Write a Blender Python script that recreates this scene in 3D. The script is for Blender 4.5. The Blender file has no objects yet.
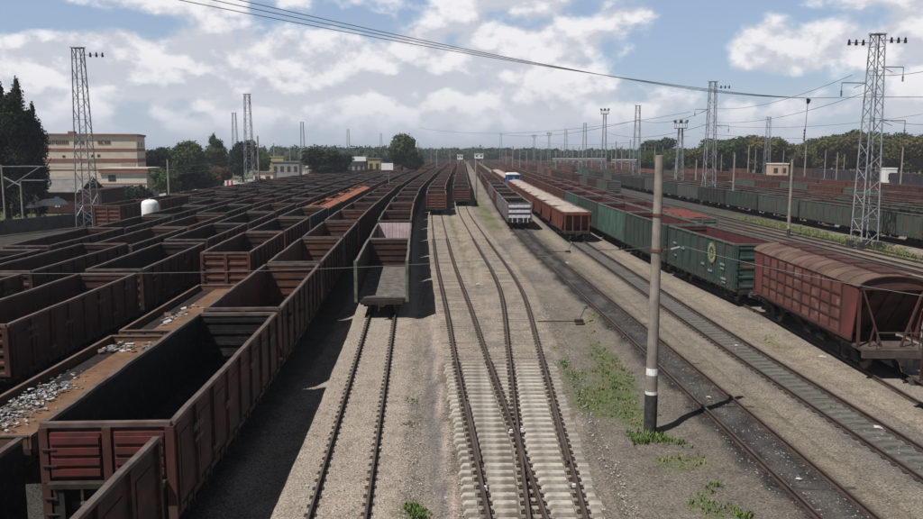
import bpy, math, random
import numpy as np
from mathutils import Vector, Matrix

random.seed(7)
rs = np.random.RandomState(11)
C = bpy.context.scene
COL = C.collection

# ------------------------------------------------------------------ camera
F_PX, CX, CY, YH, CAM_Z = 800.0, 461.5, 259.5, 152.0, 9.75
PITCH = math.atan((CY - YH) / F_PX)
cam_d = bpy.data.cameras.new('camera')
cam = bpy.data.objects.new('camera', cam_d)
COL.objects.link(cam)
cam.location = (0, 0, CAM_Z)
cam.rotation_euler = (math.radians(90) - PITCH, 0, 0)
cam_d.sensor_width = 36
cam_d.lens = 36 * F_PX / 923
cam_d.clip_start = 0.1
cam_d.clip_end = 12000
C.camera = cam

def at(px, py, Y):
    """world point at world distance Y seen in photo pixel px, py"""
    a = (px - CX) / F_PX; b = -(py - CY) / F_PX
    d = Vector((a, math.cos(PITCH) + b * math.sin(PITCH), -math.sin(PITCH) + b * math.cos(PITCH)))
    t = Y / d.y
    return Vector((d.x * t, Y, CAM_Z + d.z * t))

def ground_at(px, py, z=0.0):
    a = (px - CX) / F_PX; b = -(py - CY) / F_PX
    d = Vector((a, math.cos(PITCH) + b * math.sin(PITCH), -math.sin(PITCH) + b * math.cos(PITCH)))
    t = (z - CAM_Z) / d.z
    return Vector((d.x * t, d.y * t, z))

# ------------------------------------------------------------------ view, sun, sky
C.view_settings.view_transform = 'Standard'
C.view_settings.look = 'None'
C.view_settings.exposure = 0.07
C.view_settings.gamma = 1
C.view_settings.use_curve_mapping = False
C.cycles.max_bounces = 6
C.cycles.volume_bounces = 0

SUN_FROM = Vector((-0.47, -0.40, 1.0)).normalized()
sl = bpy.data.lights.new('sun', 'SUN')
sl.energy = 5.0
sl.angle = math.radians(0.5)
sl.color = (1.0, 0.97, 0.93)
so = bpy.data.objects.new('sun', sl)
COL.objects.link(so)
so.rotation_euler = (-SUN_FROM).to_track_quat('-Z', 'Y').to_euler()
so.location = (-20, -20, 60)

world = bpy.data.worlds.new('World')
C.world = world
world.use_nodes = True
wt = world.node_tree
wt.nodes.clear()

class NT:
    """tiny node helper"""
    def __init__(s, tree): s.t = tree
    def n(s, typ, **kw):
        nd = s.t.nodes.new(typ)
        for k, v in kw.items(): setattr(nd, k, v)
        return nd
    def put(s, sock, val):
        if isinstance(val, bpy.types.NodeSocket): s.t.links.new(val, sock)
        elif val is not None: sock.default_value = val
    def math(s, op, a, b=None, c=None, clamp=False):
        nd = s.n('ShaderNodeMath', operation=op); nd.use_clamp = clamp
        s.put(nd.inputs[0], a)
        if b is not None: s.put(nd.inputs[1], b)
        if c is not None: s.put(nd.inputs[2], c)
        return nd.outputs[0]
    def noise(s, vec, scale, detail=4, rough=0.5, dist=0.0):
        nd = s.n('ShaderNodeTexNoise')
        if vec is not None: s.put(nd.inputs['Vector'], vec)
        nd.inputs['Scale'].default_value = scale
        nd.inputs['Detail'].default_value = detail
        nd.inputs['Roughness'].default_value = rough
        nd.inputs['Distortion'].default_value = dist
        return nd.outputs['Fac']
    def ramp(s, fac, a, b, lo=0.0, hi=1.0, smooth=True):
        nd = s.n('ShaderNodeMapRange')
        nd.interpolation_type = 'SMOOTHSTEP' if smooth else 'LINEAR'
        s.put(nd.inputs[0], fac)
        for i, v in enumerate((a, b, lo, hi)): s.put(nd.inputs[i + 1], v)
        return nd.outputs[0]
    def mix(s, fac, a, b, typ='MIX'):
        nd = s.n('ShaderNodeMix', data_type='RGBA', blend_type=typ)
        s.put(nd.inputs['Factor'], fac)
        for k, v in ((6, a), (7, b)):
            if isinstance(v, tuple): v = (v[0], v[1], v[2], 1)
            s.put(nd.inputs[k], v)
        return nd.outputs[2]
    def comb(s, x, y, z=0.0):
        nd = s.n('ShaderNodeCombineXYZ')
        for i, v in enumerate((x, y, z)): s.put(nd.inputs[i], v)
        return nd.outputs[0]
    def sep(s, v):
        nd = s.n('ShaderNodeSeparateXYZ'); s.put(nd.inputs[0], v); return nd.outputs

W = NT(wt)
sky = W.n('ShaderNodeTexSky', sky_type='NISHITA')
sky.sun_disc = False
sky.sun_elevation = math.asin(SUN_FROM.z)
sky.sun_rotation = math.atan2(SUN_FROM.x, SUN_FROM.y)
sky.air_density = 1.0
sky.dust_density = 1.2
sky.ozone_density = 1.5
tc = W.n('ShaderNodeTexCoord')
sx = W.sep(tc.outputs['Generated'])
az = W.math('ARCTAN2', sx[0], sx[1])
el = W.math('ARCSINE', sx[2])
# cloud coordinates: azimuth and elevation, the elevation stretched so far clouds lie flat
U = W.math('MULTIPLY', az, 8.0)
V = W.math('MULTIPLY', el, 12.0)
def cloud_density(dv):
    v = W.math('ADD', V, dv) if dv else V
    p = W.comb(U, v, 3.7)
    big = W.noise(p, 0.8, 2, 0.5, 0.3)
    fine = W.noise(p, 1.85, 9, 0.54, 0.05)
    return W.math('ADD', W.math('MULTIPLY', big, 0.45), W.math('MULTIPLY', fine, 0.62))
d0 = cloud_density(0.0)
d1 = cloud_density(0.17)
def blob(px, py, rx, ry, amp):
    u0 = math.atan((px - CX) / F_PX); v0 = math.atan((YH - py) / F_PX)
    a = W.math('MULTIPLY', W.math('SUBTRACT', az, u0), F_PX / rx)
    b = W.math('MULTIPLY', W.math('SUBTRACT', el, v0), F_PX / ry)
    r = W.math('ADD', W.math('MULTIPLY', a, a), W.math('MULTIPLY', b, b))
    return W.math('MULTIPLY', W.math('EXPONENT', W.math('MULTIPLY', r, -1.0)), amp)
bias = None
for args in [(270, 82, 290, 42, .22), (60, 95, 120, 34, .10), (110, 33, 130, 12, -.14), (390, 22, 45, 14, -.14), (250, 8, 75, 10, .12),
             (20, 30, 60, 20, -.10), (530, 8, 55, 12, .16), (560, 45, 70, 26, .16), (675, 62, 50, 24, -.20), (735, 15, 45, 16, -.16),
             (790, 58, 85, 17, .17), (850, 8, 80, 14, .20), (770, 88, 70, 10, -.08), (900, 58, 40, 20, .1), (640, 22, 30, 12, .12),
             (540, 105, 160, 20, .10), (800, 112, 110, 10, .08)]:
    t = blob(*args)
    bias = t if bias is None else W.math('ADD', bias, t)
dens = W.math('ADD', d0, bias)
mask = W.ramp(dens, 0.515, 0.635)
lit = W.ramp(W.math('SUBTRACT', d0, d1), -0.045, 0.06)
thick = W.ramp(dens, 0.66, 0.95)
shade = W.math('SUBTRACT', W.math('MULTIPLY', lit, 0.75), W.math('MULTIPLY', thick, 0.16), clamp=False)
shade = W.math('ADD', shade, 0.26, clamp=True)
# haze: clouds dim towards the horizon
hz = W.ramp(el, 0.0, 0.085)
ccol = W.mix(shade, (4.2, 4.5, 5.2), (7.9, 7.8, 8.0))
ccol = W.mix(hz, (5.7, 5.95, 6.5), ccol)
skyblue = W.mix(0.55, sky.outputs['Color'], (3.1, 4.1, 5.9))
skyc = W.mix(W.ramp(el, -0.02, 0.10, 0.75, 0.0), skyblue, (5.2, 5.7, 6.6))
mask = W.math('MULTIPLY', mask, W.ramp(el, 0.0, 0.05, 0.35, 1.0))
mask = W.math('MULTIPLY', mask, 0.95)
allc = W.mix(mask, skyc, ccol)
# out-of-view sky overhead dimmed to a deep blue, to weaken fill light
allc = W.mix(W.ramp(el, 0.19, 0.42), allc, (0.75, 0.88, 1.15))
bg = W.n('ShaderNodeBackground')
bg.inputs['Strength'].default_value = 0.110
wo = W.n('ShaderNodeOutputWorld')
wt.links.new(allc, bg.inputs[0])
wt.links.new(bg.outputs[0], wo.inputs[0])

# ------------------------------------------------------------------ materials
MATS = {}
def new_mat(name):
    m = bpy.data.materials.new(name); m.use_nodes = True
    t = m.node_tree; bs = t.nodes['Principled BSDF']
    MATS[name] = m
    return m, NT(t), bs

def simple(name, col, var=0.25, scale=3.0, rough=0.85, metal=0.0, col2=None, spec=0.3, bump=0.0):
    m, N, bs = new_mat(name)
    co = N.n('ShaderNodeTexCoord').outputs['Object']
    f = N.noise(co, scale, 5, 0.6)
    c2 = col2 or tuple(c * (1 - var) for c in col)
    c1 = col if col2 else tuple(min(1, c * (1 + var)) for c in col)
    c = N.mix(N.ramp(f, 0.35, 0.65), c1, c2)
    N.put(bs.inputs['Base Color'], c)
    if 'sleeper' in name:
        oi = N.n('ShaderNodeObjectInfo'); c = N.mix(N.math('MULTIPLY', oi.outputs['Random'], .45), c, N.mix(1.0, c, (.55, .50, .45), 'MULTIPLY')); c = N.mix(N.ramp(N.noise(co, 1.1, 6, .7), .5, .72, 0, .6), c, N.mix(1.0, c, (.5, .42, .36), 'MULTIPLY'))
        N.put(bs.inputs['Base Color'], c)
    bs.inputs['Roughness'].default_value = rough
    bs.inputs['Metallic'].default_value = metal
    bs.inputs['Specular IOR Level'].default_value = spec
    if bump:
        b = N.n('ShaderNodeBump'); b.inputs['Strength'].default_value = bump; b.inputs['Distance'].default_value = 0.02
        N.put(b.inputs['Height'], N.noise(co, scale * 6, 4)); N.put(bs.inputs['Normal'], b.outputs[0])
    return m

def wagon_paint():
    m, N, bs = new_mat('wagon_paint')
    oi = N.n('ShaderNodeObjectInfo')
    co = N.n('ShaderNodeTexCoord').outputs['Object']
    off = N.math('MULTIPLY', oi.outputs['Random'], 40.0)
    s = N.sep(co)
    p = N.comb(N.math('ADD', s[0], off), s[1], s[2])
    streak = N.comb(N.math('ADD', N.math('MULTIPLY', s[0], 3.0), off), N.math('MULTIPLY', s[1], 3.0), N.math('MULTIPLY', s[2], 0.5))
    a = N.noise(p, 0.9, 6, 0.65)
    b = N.noise(streak, 1.6, 5, 0.6)
    c = N.noise(p, 5.0, 4, 0.6)
    base = N.mix(N.ramp(b, 0.35, 0.7, 0.0, 0.55), oi.outputs['Color'], (0.028, 0.018, 0.015))
    base = N.mix(N.ramp(a, 0.48, 0.66, 0.0, 0.65), base, (0.11, 0.048, 0.030))
    pz = N.ramp(s[2], 1.0, 2.0, .45, 0.0)
    base = N.mix(N.math('MULTIPLY', pz, N.ramp(a, .3, .6)), base, (0.07, 0.058, 0.048))
    base = N.mix(N.ramp(c, 0.60, 0.78, 0.0, 0.25), base, (0.15, 0.10, 0.08))
    N.put(bs.inputs['Base Color'], base)
    bs.inputs['Roughness'].default_value = 0.75
    bs.inputs['Specular IOR Level'].default_value = 0.25
    bp = N.n('ShaderNodeBump'); bp.inputs['Strength'].default_value = 0.35; bp.inputs['Distance'].default_value = 0.03
    N.put(bp.inputs['Height'], N.noise(p, 1.7, 3)); N.put(bs.inputs['Normal'], bp.outputs[0])
    return m
def wagon_inner():
    """the worn inside: alpha of the object colour says how rusty (1) or coal-black (0) it is"""
    m, N, bs = new_mat('wagon_inner')
    oi = N.n('ShaderNodeObjectInfo')
    co = N.n('ShaderNodeTexCoord').outputs['Object']
    off = N.math('MULTIPLY', oi.outputs['Random'], 30.0)
    s = N.sep(co)
    p = N.comb(N.math('ADD', s[0], off), s[1], s[2])
    a = N.noise(p, 0.8, 6, 0.62)
    b = N.noise(p, 4.0, 4, 0.6)
    rust = N.mix(N.ramp(a, 0.38, 0.62), (0.115, 0.046, 0.030), (0.060, 0.036, 0.029))
    rust = N.mix(N.ramp(b, 0.52, 0.7, 0, 0.35), rust, (0.15, 0.10, 0.08))
    coal = N.mix(N.ramp(b, 0.5, 0.7), (0.014, 0.013, 0.013), (0.035, 0.028, 0.026))
    N.put(bs.inputs['Base Color'], N.mix(oi.outputs['Alpha'], coal, rust))
    bs.inputs['Roughness'].default_value = 0.9
    bs.inputs['Specular IOR Level'].default_value = 0.2
    return m
def wagon_rim():
    m, N, bs = new_mat('wagon_rim')
    oi = N.n('ShaderNodeObjectInfo')
    co = N.n('ShaderNodeTexCoord').outputs['Object']
    a = N.noise(co, 2.0, 5, 0.6)
    g = N.mix(N.ramp(a, 0.4, 0.65), (0.15, 0.12, 0.105), (0.08, 0.055, 0.045))
    N.put(bs.inputs['Base Color'], N.mix(0.35, g, oi.outputs['Color']))
    bs.inputs['Roughness'].default_value = 0.8
    return m
PAINT, INNER, RIM = wagon_paint(), wagon_inner(), wagon_rim()
INNERM = simple('maroon_inside', (.105, .027, .027), .2, 1.0, .9, col2=(.06, .022, .022))
LOADRED = simple('red_ore_load', (.17, .042, .034), .2, 1.2, .95, col2=(.11, .036, .03))
RESID = simple('dirt_residue', (.10, .075, .06), .3, 1.0, .95, col2=(.045, .038, .034))
UNDER = simple('running_gear', (0.030, 0.024, 0.020), 0.35, 3, 0.8)
WHEEL = simple('wheel_steel', (0.10, 0.075, 0.06), 0.3, 6, 0.55, 0.4)
STEEL = simple('galvanised_steel', (0.27, 0.285, 0.30), 0.2, 2.0, 0.55, 0.3)
STEELD = simple('weathered_steel', (0.17, 0.17, 0.17), 0.3, 1.5, 0.7, 0.2)
CONC = simple('concrete', (0.30, 0.265, 0.225), 0.22, 1.3, 0.9, col2=(0.19, 0.165, 0.14), bump=0.4)
CONCD = simple('concrete_base_tarred', (0.045, 0.042, 0.04), 0.4, 5, 0.85)
WHITE = simple('white_paint', (0.72, 0.72, 0.70), 0.12, 4, 0.6)
BLACK = simple('black_insulator', (0.02, 0.02, 0.022), 0.2, 3, 0.4)
SLEEPC = simple('concrete_sleeper', (0.48, 0.44, 0.385), 0.15, 2.2, 0.95, col2=(0.30, 0.275, 0.235), bump=0.4)
SLEEPW = simple('wooden_sleeper', (0.13, 0.105, 0.085), 0.3, 3, 0.95, col2=(0.20, 0.175, 0.145))
SLEEPL = simple('dusty_sleeper', (0.145, 0.122, 0.10), 0.2, 3, 0.95, col2=(0.215, 0.19, 0.165))
CLIP = simple('rail_clip', (0.055, 0.040, 0.032), 0.3, 8, 0.8)
RAILS = simple('rail_rust', (0.062, 0.042, 0.033), 0.25, 1.5, 0.75, 0.1)
RAILT = simple('rail_head', (0.115, 0.088, 0.074), 0.2, 1.2, 0.5, 0.35)
PLANK = simple('rusty_plank_deck', (0.185, 0.105, 0.06), 0.2, 1.2, 0.9, col2=(0.125, 0.066, 0.038))
TANCARGO = simple('tan_ballast_load', (0.37, 0.32, 0.275), 0.15, 1.2, 0.95, col2=(0.29, 0.235, 0.20), bump=0.5)
BARK = simple('bark', (0.06, 0.045, 0.035), 0.3, 3, 0.95)
WIRE = simple('wire', (0.16, 0.165, 0.17), 0.1, 1, 0.6)

def leaf_mat(name, c1, c2, c3):
    m, N, bs = new_mat(name)
    oi = N.n('ShaderNodeObjectInfo')
    co = N.n('ShaderNodeTexCoord').outputs['Object']
    a = N.noise(co, 0.55, 3)
    b = N.noise(co, 3.0, 3)
    c = N.mix(N.ramp(a, 0.4, 0.6), c1, c2)
    c = N.mix(N.ramp(b, 0.5, 0.7, 0, 0.6), c, c3)
    c = N.mix(N.math('MULTIPLY', oi.outputs['Random'], 0.35), c, (c1[0] * .5, c1[1] * .5, c1[2] * .5))
    N.put(bs.inputs['Base Color'], c)
    bs.inputs['Roughness'].default_value = 0.8
    bs.inputs['Specular IOR Level'].default_value = 0.15
    return m
LEAF = leaf_mat('leaf_green', (0.060, 0.085, 0.030), (0.042, 0.065, 0.025), (0.10, 0.115, 0.045))
LEAFD = leaf_mat('leaf_dark', (0.014, 0.026, 0.012), (0.010, 0.018, 0.010), (0.026, 0.040, 0.018))
LEAFB = leaf_mat('leaf_olive', (0.095, 0.084, 0.032), (0.068, 0.072, 0.030), (0.135, 0.102, 0.045))
LEAFR = leaf_mat('leaf_russet', (0.10, 0.055, 0.03), (0.07, 0.045, 0.03), (0.13, 0.07, 0.04))
LEAFF = leaf_mat('leaf_far', (0.040, 0.058, 0.034), (0.028, 0.044, 0.028), (0.055, 0.07, 0.04))

# ------------------------------------------------------------------ mesh builder
class MB:
    def __init__(s): s.v = []; s.f = []; s.m = []
    def add(s, vs, fs, mat=0, M=None):
        o = len(s.v)
        if M is not None: vs = [tuple(M @ Vector(p)) for p in vs]
        s.v.extend([tuple(p) for p in vs])
        s.f.extend([tuple(i + o for i in f) for f in fs]); s.m.extend([mat] * len(fs))
        return s
    def box(s, x0, x1, y0, y1, z0, z1, mat=0, M=None):
        vs = [(x0, y0, z0), (x1, y0, z0), (x1, y1, z0), (x0, y1, z0), (x0, y0, z1), (x1, y0, z1), (x1, y1, z1), (x0, y1, z1)]
        return s.add(vs, [(0, 3, 2, 1), (4, 5, 6, 7), (0, 1, 5, 4), (1, 2, 6, 5), (2, 3, 7, 6), (3, 0, 4, 7)], mat, M)
    def segbox(s, x0, x1, y0, y1, z0, z1, mat=0, n=26):
        vs = []
        for i in range(n + 1):
            y = y0 + (y1 - y0) * i / n
            vs += [(x0, y, z0), (x1, y, z0), (x1, y, z1), (x0, y, z1)]
        fs = [(0, 1, 2, 3), (4 * n + 3, 4 * n + 2, 4 * n + 1, 4 * n)]
        for i in range(n):
            for j in range(4):
                k = (j + 1) % 4; fs.append((4 * i + j, 4 * (i + 1) + j, 4 * (i + 1) + k, 4 * i + k))
        return s.add(vs, fs, mat)
    def bar(s, p, q, w, h=None, mat=0):
        h = h or w
        p, q = Vector(p), Vector(q); d = q - p; L = d.length
        if L < 1e-6: return s
        M = Matrix.Translation(p) @ d.to_track_quat('Z', 'Y').to_matrix().to_4x4()
        return s.box(-w / 2, w / 2, -h / 2, h / 2, 0, L, mat, M)
    def tube(s, p, q, r, r2=None, n=8, mat=0, caps=True):
        r2 = r if r2 is None else r2
        p, q = Vector(p), Vector(q); d = q - p; L = d.length
        M = Matrix.Translation(p) @ d.to_track_quat('Z', 'Y').to_matrix().to_4x4()
        vs = []; fs = []
        for i in range(n):
            a = 2 * math.pi * i / n
            vs.append((r * math.cos(a), r * math.sin(a), 0)); vs.append((r2 * math.cos(a), r2 * math.sin(a), L))
        for i in range(n):
            j = (i + 1) % n
            fs.append((2 * i, 2 * j, 2 * j + 1, 2 * i + 1))
        if caps: fs += [tuple(2 * i for i in range(n))[::-1], tuple(2 * i + 1 for i in range(n))]
        return s.add(vs, fs, mat, M)
    def lathe(s, prof, n=16, mat=0, M=None):
        vs = []; fs = []
        k = len(prof)
        for i in range(n):
            a = 2 * math.pi * i / n
            for (r, z) in prof: vs.append((r * math.cos(a), r * math.sin(a), z))
        for i in range(n):
            j = (i + 1) % n
            for t in range(k - 1): fs.append((i * k + t, j * k + t, j * k + t + 1, i * k + t + 1))
        return s.add(vs, fs, mat, M)
    def path(s, pts, r, n=4, mat=0):
        for a, b in zip(pts[:-1], pts[1:]): s.tube(a, b, r, n=n, mat=mat, caps=False)
        return s
    def prism(s, poly, a0, a1, axis='y', mat=0, M=None):
        """poly in the plane across the axis; axis y: (x,z); axis x: (y,z)"""
        n = len(poly)
        if axis == 'y': vs = [(p[0], a0, p[1]) for p in poly] + [(p[0], a1, p[1]) for p in poly]
        else: vs = [(a0, p[0], p[1]) for p in poly] + [(a1, p[0], p[1]) for p in poly]
        fs = [tuple(range(n)), tuple(range(n, 2 * n))[::-1]] + [(i, i + n, (i + 1) % n + n, (i + 1) % n) for i in range(n)]
        return s.add(vs, fs, mat, M)
    def merge(s, other, mapping=None):
        o = len(s.v); s.v += other.v; s.f += [tuple(i + o for i in f) for f in other.f]
        s.m += [mapping[i] if mapping else i for i in other.m]
        return s
    def mesh(s, name, mats, smooth=False):
        me = bpy.data.meshes.new(name)
        me.from_pydata(s.v, [], s.f)
        for m in mats: me.materials.append(m)
        me.polygons.foreach_set('material_index', s.m)
        if smooth: me.polygons.foreach_set('use_smooth', [True] * len(s.f))
        me.update()
        return me

def link(name, data, parent=None, loc=None, rz=None):
    o = bpy.data.objects.new(name, data); COL.objects.link(o)
    if parent is not None: o.parent = parent
    if loc is not None: o.location = loc
    if rz is not None: o.rotation_euler = (0, 0, rz)
    return o
def tag(o, label=None, cat=None, group=None, kind=None):
    if label: o['label'] = label
    if cat: o['category'] = cat
    if group: o['group'] = group
    if kind: o['kind'] = kind
    return o
KIDS = {}
def copy_tree(o, parent=None):
    c = o.copy(); COL.objects.link(c); c.parent = parent
    for ch in KIDS.get(o.name, list(o.children)): copy_tree(ch, c)
    return c

# ------------------------------------------------------------------ numpy noise
def _hash(ix, iy, seed):
    h = (ix.astype(np.int64) * 374761393 + iy.astype(np.int64) * 668265263 + seed * 982451653) & 0xffffffff
    h = ((h ^ (h >> 13)) * 1274126177) & 0xffffffff
    return ((h ^ (h >> 16)) & 0xffff) / 65535.0
def vnoise(x, y, seed=0):
    ix, iy = np.floor(x), np.floor(y); fx, fy = x - ix, y - iy
    fx = fx * fx * (3 - 2 * fx); fy = fy * fy * (3 - 2 * fy)
    a, b = _hash(ix, iy, seed), _hash(ix + 1, iy, seed); c, d = _hash(ix, iy + 1, seed), _hash(ix + 1, iy + 1, seed)
    return (a * (1 - fx) + b * fx) * (1 - fy) + (c * (1 - fx) + d * fx) * fy
def fbm(x, y, seed=0, o=4):
    t = 0; a = 0.5
    for i in range(o): t = t + a * vnoise(x * 2 ** i, y * 2 ** i, seed + i); a *= 0.5
    return t / (1 - 0.5 ** o)
def sstep(x, a, b):
    t = np.clip((x - a) / (b - a), 0, 1); return t * t * (3 - 2 * t)

# ------------------------------------------------------------------ tracks (centre lines x(Y))
def curve(pts):
    ys = [p[1] for p in pts]; xs = [p[0] for p in pts]; n = len(pts)
    sl_ = [(xs[i + 1] - xs[i]) / (ys[i + 1] - ys[i]) for i in range(n - 1)]
    m = [sl_[0]] + [(sl_[i - 1] + sl_[i]) / 2 for i in range(1, n - 1)] + [sl_[-1]]
    def f(y):
        if y <= ys[0]: return xs[0] + sl_[0] * (y - ys[0])
        if y >= ys[-1]: return xs[-1] + sl_[-1] * (y - ys[-1])
        i = max(k for k in range(n - 1) if ys[k] <= y); h = ys[i + 1] - ys[i]; t = (y - ys[i]) / h
        return ((2*t**3-3*t*t+1)*xs[i] + (t**3-2*t*t+t)*h*m[i] + (-2*t**3+3*t*t)*xs[i+1] + (t**3-t*t)*h*m[i+1])
    return f
TR = {
 'T0': curve([(-3.3, 20), (-4.25, 38), (-4.9, 50), (-5.5, 61), (-7.5, 100), (-8.8, 144), (-9.3, 200), (-9.0, 400), (-8, 700)]),
 'A': curve([(-8.1, 6), (-8.35, 17.6), (-8.87, 30.7), (-9.7, 46.5), (-10.4, 60), (-11.1, 74), (-12.2, 100), (-13.4, 144), (-13.9, 200), (-13.5, 400), (-12.5, 700)]),
 'B': curve([(-14.0, 10), (-14.1, 21), (-14.35, 35), (-14.95, 50), (-15.75, 64), (-17.1, 100), (-18.3, 144), (-18.9, 200), (-18.5, 400), (-17.5, 700)]),
 'C': curve([(-18.6, 15), (-18.7, 28), (-19.1, 43), (-19.8, 56), (-20.7, 74), (-22.0, 100), (-23.2, 144), (-23.9, 200), (-23.5, 400), (-22.5, 700)]),
 'D': curve([(-24.2, 20), (-24.5, 50), (-25.6, 74), (-27, 100), (-28.2, 144), (-28.9, 200), (-28.5, 400), (-27.5, 700)]),
 'E': curve([(-29.4, 40), (-29.5, 60), (-30.4, 74), (-31.8, 100), (-33.2, 144), (-33.9, 200), (-33.5, 400), (-32.5, 700)]),
 'F': curve([(-35, 75), (-37, 100), (-38.2, 144), (-38.9, 200), (-38.5, 400), (-37.5, 700)]),
 'G': curve([(-41.6, 90), (-42.2, 110), (-43.2, 144), (-43.9, 200), (-43.5, 400), (-42.5, 700)]),
 'T1': curve([(1.5, 20), (.95, 29), (.42, 38), (0, 46), (-1.4, 69.5), (-2.85, 100), (-4.0, 128), (-4.5, 150), (-4.7, 200), (-4.5, 400), (-4, 700)]),
 'T2': curve([(2.55, 20), (2.8, 29), (3.08, 38), (3.5, 54), (3.3, 64), (2.6, 79), (1.6, 100), (.4, 128), (0, 150), (-.1, 200), (0, 400), (.5, 700)]),
 'T3': curve([(10.3, 20), (9.65, 38), (8.4, 66), (7.5, 90), (7.3, 105), (7.2, 130), (7.3, 180), (7.5, 250), (7.8, 700)]),
 'T4': curve([(14.6, 20), (13.75, 40), (13.1, 66), (12.5, 90), (12.3, 120), (12.2, 180), (12.4, 250), (13, 700)]),
 'T5': curve([(18.1, 15), (18.6, 33.5), (18.85, 46), (18.6, 51), (17.9, 62), (17.1, 87), (16.9, 105), (17.0, 150), (17.3, 250), (18, 700)]),
 'T6': curve([(24.8, 20), (24.2, 50), (23.4, 78), (22.6, 110), (22.3, 150), (22.4, 250), (23, 700)]),
 'T7': curve([(32.6, 30), (31.3, 60), (29.5, 90), (28.3, 130), (27.8, 180), (28, 250), (29, 700)]),
 'T8': curve([(38.6, 40), (37.8, 66), (36.6, 90), (34.5, 120), (33.2, 180), (33.4, 250), (34, 700)]),
 'T9': curve([(48.6, 50), (47.8, 75), (47.3, 90), (46.5, 115), (45.2, 165), (45, 250), (45.5, 700)]),
}
for k, base in enumerate([54.0, 59.6, 65.4, 72.5, 79, 89, 97, 110, 124]):
    TR['R%d' % k] = curve([(base + 1.6, 60), (base, 90), (base - 1.6, 130), (base - 2.6, 200), (base - 2.6, 300), (base - 2, 700)])
TR['M1'] = curve([(28.6, 40), (27.6, 66), (26.2, 90), (25.3, 130), (25, 180), (25.2, 700)])
TR['M2'] = curve([(36.2, 60), (33.3, 90), (31.4, 130), (30.4, 180), (30.6, 700)])
TR['M3'] = curve([(41.4, 66), (39.6, 95), (38.2, 130), (37, 180), (37.2, 700)])
TR['SA'] = TR['T8']
def heading(f, y):
    return math.atan2(-(f(y + .5) - f(y - .5)), 1.0)

# ------------------------------------------------------------------ ground: one sheet, fine near the camera
xs = np.concatenate([-np.geomspace(62, 4200, 28)[::-1], np.arange(-60, -26, 1.2), np.arange(-26, 27, 0.3), np.arange(27.2, 66, 0.9), np.geomspace(66.5, 4200, 28)])
ys = np.concatenate([[-600, -200, -60, -20, 0, 8], np.arange(12, 62, 0.35), np.arange(62, 160, 1.0), np.geomspace(161, 6000, 60)])
GX, GY = np.meshgrid(xs, ys)
def track_dist(name, X, Y):
    ty = np.unique(Y); f = TR[name]
    tx = np.array([f(float(v)) for v in ty])
    return X - np.interp(Y, ty, tx)
def lerp3(base, col, w): return base * (1 - w[..., None]) + np.array(col)[None, None, :] * w[..., None]
n1 = fbm(GX * .35, GY * .16, 1); n2 = fbm(GX * 1.6, GY * .8, 7); n3 = fbm(GX * .09, GY * .05, 21)
col = np.zeros(GX.shape + (3,)) + np.array((0.225, 0.19, 0.153))
col = lerp3(col, (0.165, 0.145, 0.125), sstep(n1, .45, .65))
D0, D1, D2, D3, D4, D5 = [track_dist(k, GX, GY) for k in ('T0', 'T1', 'T2', 'T3', 'T4', 'T5')]
wob = (n2 - .5) * 1.0
col = lerp3(col, (0.29, 0.245, 0.198), sstep(2.3 - np.abs(D0) + wob, 0, .5) )
col = lerp3(col, (0.345, 0.275, 0.230), sstep(.75 - np.abs(D0 - 3.25) + wob * .7, 0, .5) * sstep(60 - GY, 0, 20))
col = lerp3(col, (0.13, 0.122, 0.115), sstep(.32 - np.abs(D1 + 1.98) + wob * .3, 0, .2) * sstep(46 - GY, 0, 8) * .85)
mid = (D1 > -1.55) & (D2 < 1.55)
col = lerp3(col, (0.275, 0.232, 0.182), np.where(mid, 1.0, 0) * sstep(n2, .2, .6))
turn = ((D1 > -1.5) & (D2 < 1.5) & (GY < 36.4) & (GY > 14)) * 1.0
col = lerp3(col, (0.15, 0.125, 0.098), turn * .9)
col = lerp3(col, (0.150, 0.132, 0.108), sstep(2.6 - np.abs(D2 - 3.9) + wob * 2, 0, 1.2) * sstep(70 - GY, 0, 25) * .8)
col = lerp3(col, (0.120, 0.106, 0.088), sstep(1.7 - np.abs(D2 - 6.0) + wob * 1.5, 0, 1.0) * sstep(46 - GY, 0, 14) * .8)
col = lerp3(col, (0.060, 0.057, 0.054), sstep(1.35 - np.abs(D3 - .1) + wob * 1.1, -.3, .5) * (.72 + .28 * sstep(n2, .3, .6)))
col = lerp3(col, (0.022, 0.021, 0.021), sstep(.62 - np.abs(np.abs(D3) - .76) + wob * .8, 0, .5) * .85)
col = lerp3(col, (0.05, 0.047, 0.044), sstep(.9 - np.abs(D3 - 1.5) + wob * 1.2, 0, .8) * sstep(fbm(GX * .2, GY * .12, 77), .38, .55) * .8)
col = lerp3(col, (0.10, 0.094, 0.088), sstep(.9 - np.abs(D3 - 2.1) + wob, 0, .6) * .8)
col = lerp3(col, (0.085, 0.080, 0.073), sstep(1.2 - np.abs(D4) + wob * .5, 0, .3) * .85)
col = lerp3(col, (0.235, 0.20, 0.145), sstep(1.3 - np.abs(D4 + 2.5) + wob, 0, .8) * .6)
col = lerp3(col, (0.24, 0.205, 0.15), sstep(1.0 - np.abs(D4 - 2.6) + wob, 0, .6) * .7)
col = lerp3(col, (0.034, 0.032, 0.028), sstep(-6.3 - GX + wob * .5 - .05 * GY * 0, 0, 1.0) * sstep(250 - GY, 0, 80) * sstep(D0, -2.2, -2.9) * .9)  # ground of the left rows: coal dirt, darkened further to deepen their shade
col = lerp3(col, (0.20, 0.13, 0.095), sstep(GX, 50, 58) * .8 * sstep(n1, .25, .6))
col = lerp3(col, (0.075, 0.068, 0.062), sstep(np.abs(GX - 29), 12, 8) * sstep(GY, 60, 85) * .85 * sstep(n2, .1, .5))
far = sstep(GY, 300, 700)
col = lerp3(col, (0.10, 0.085, 0.07), far * .7)
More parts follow.
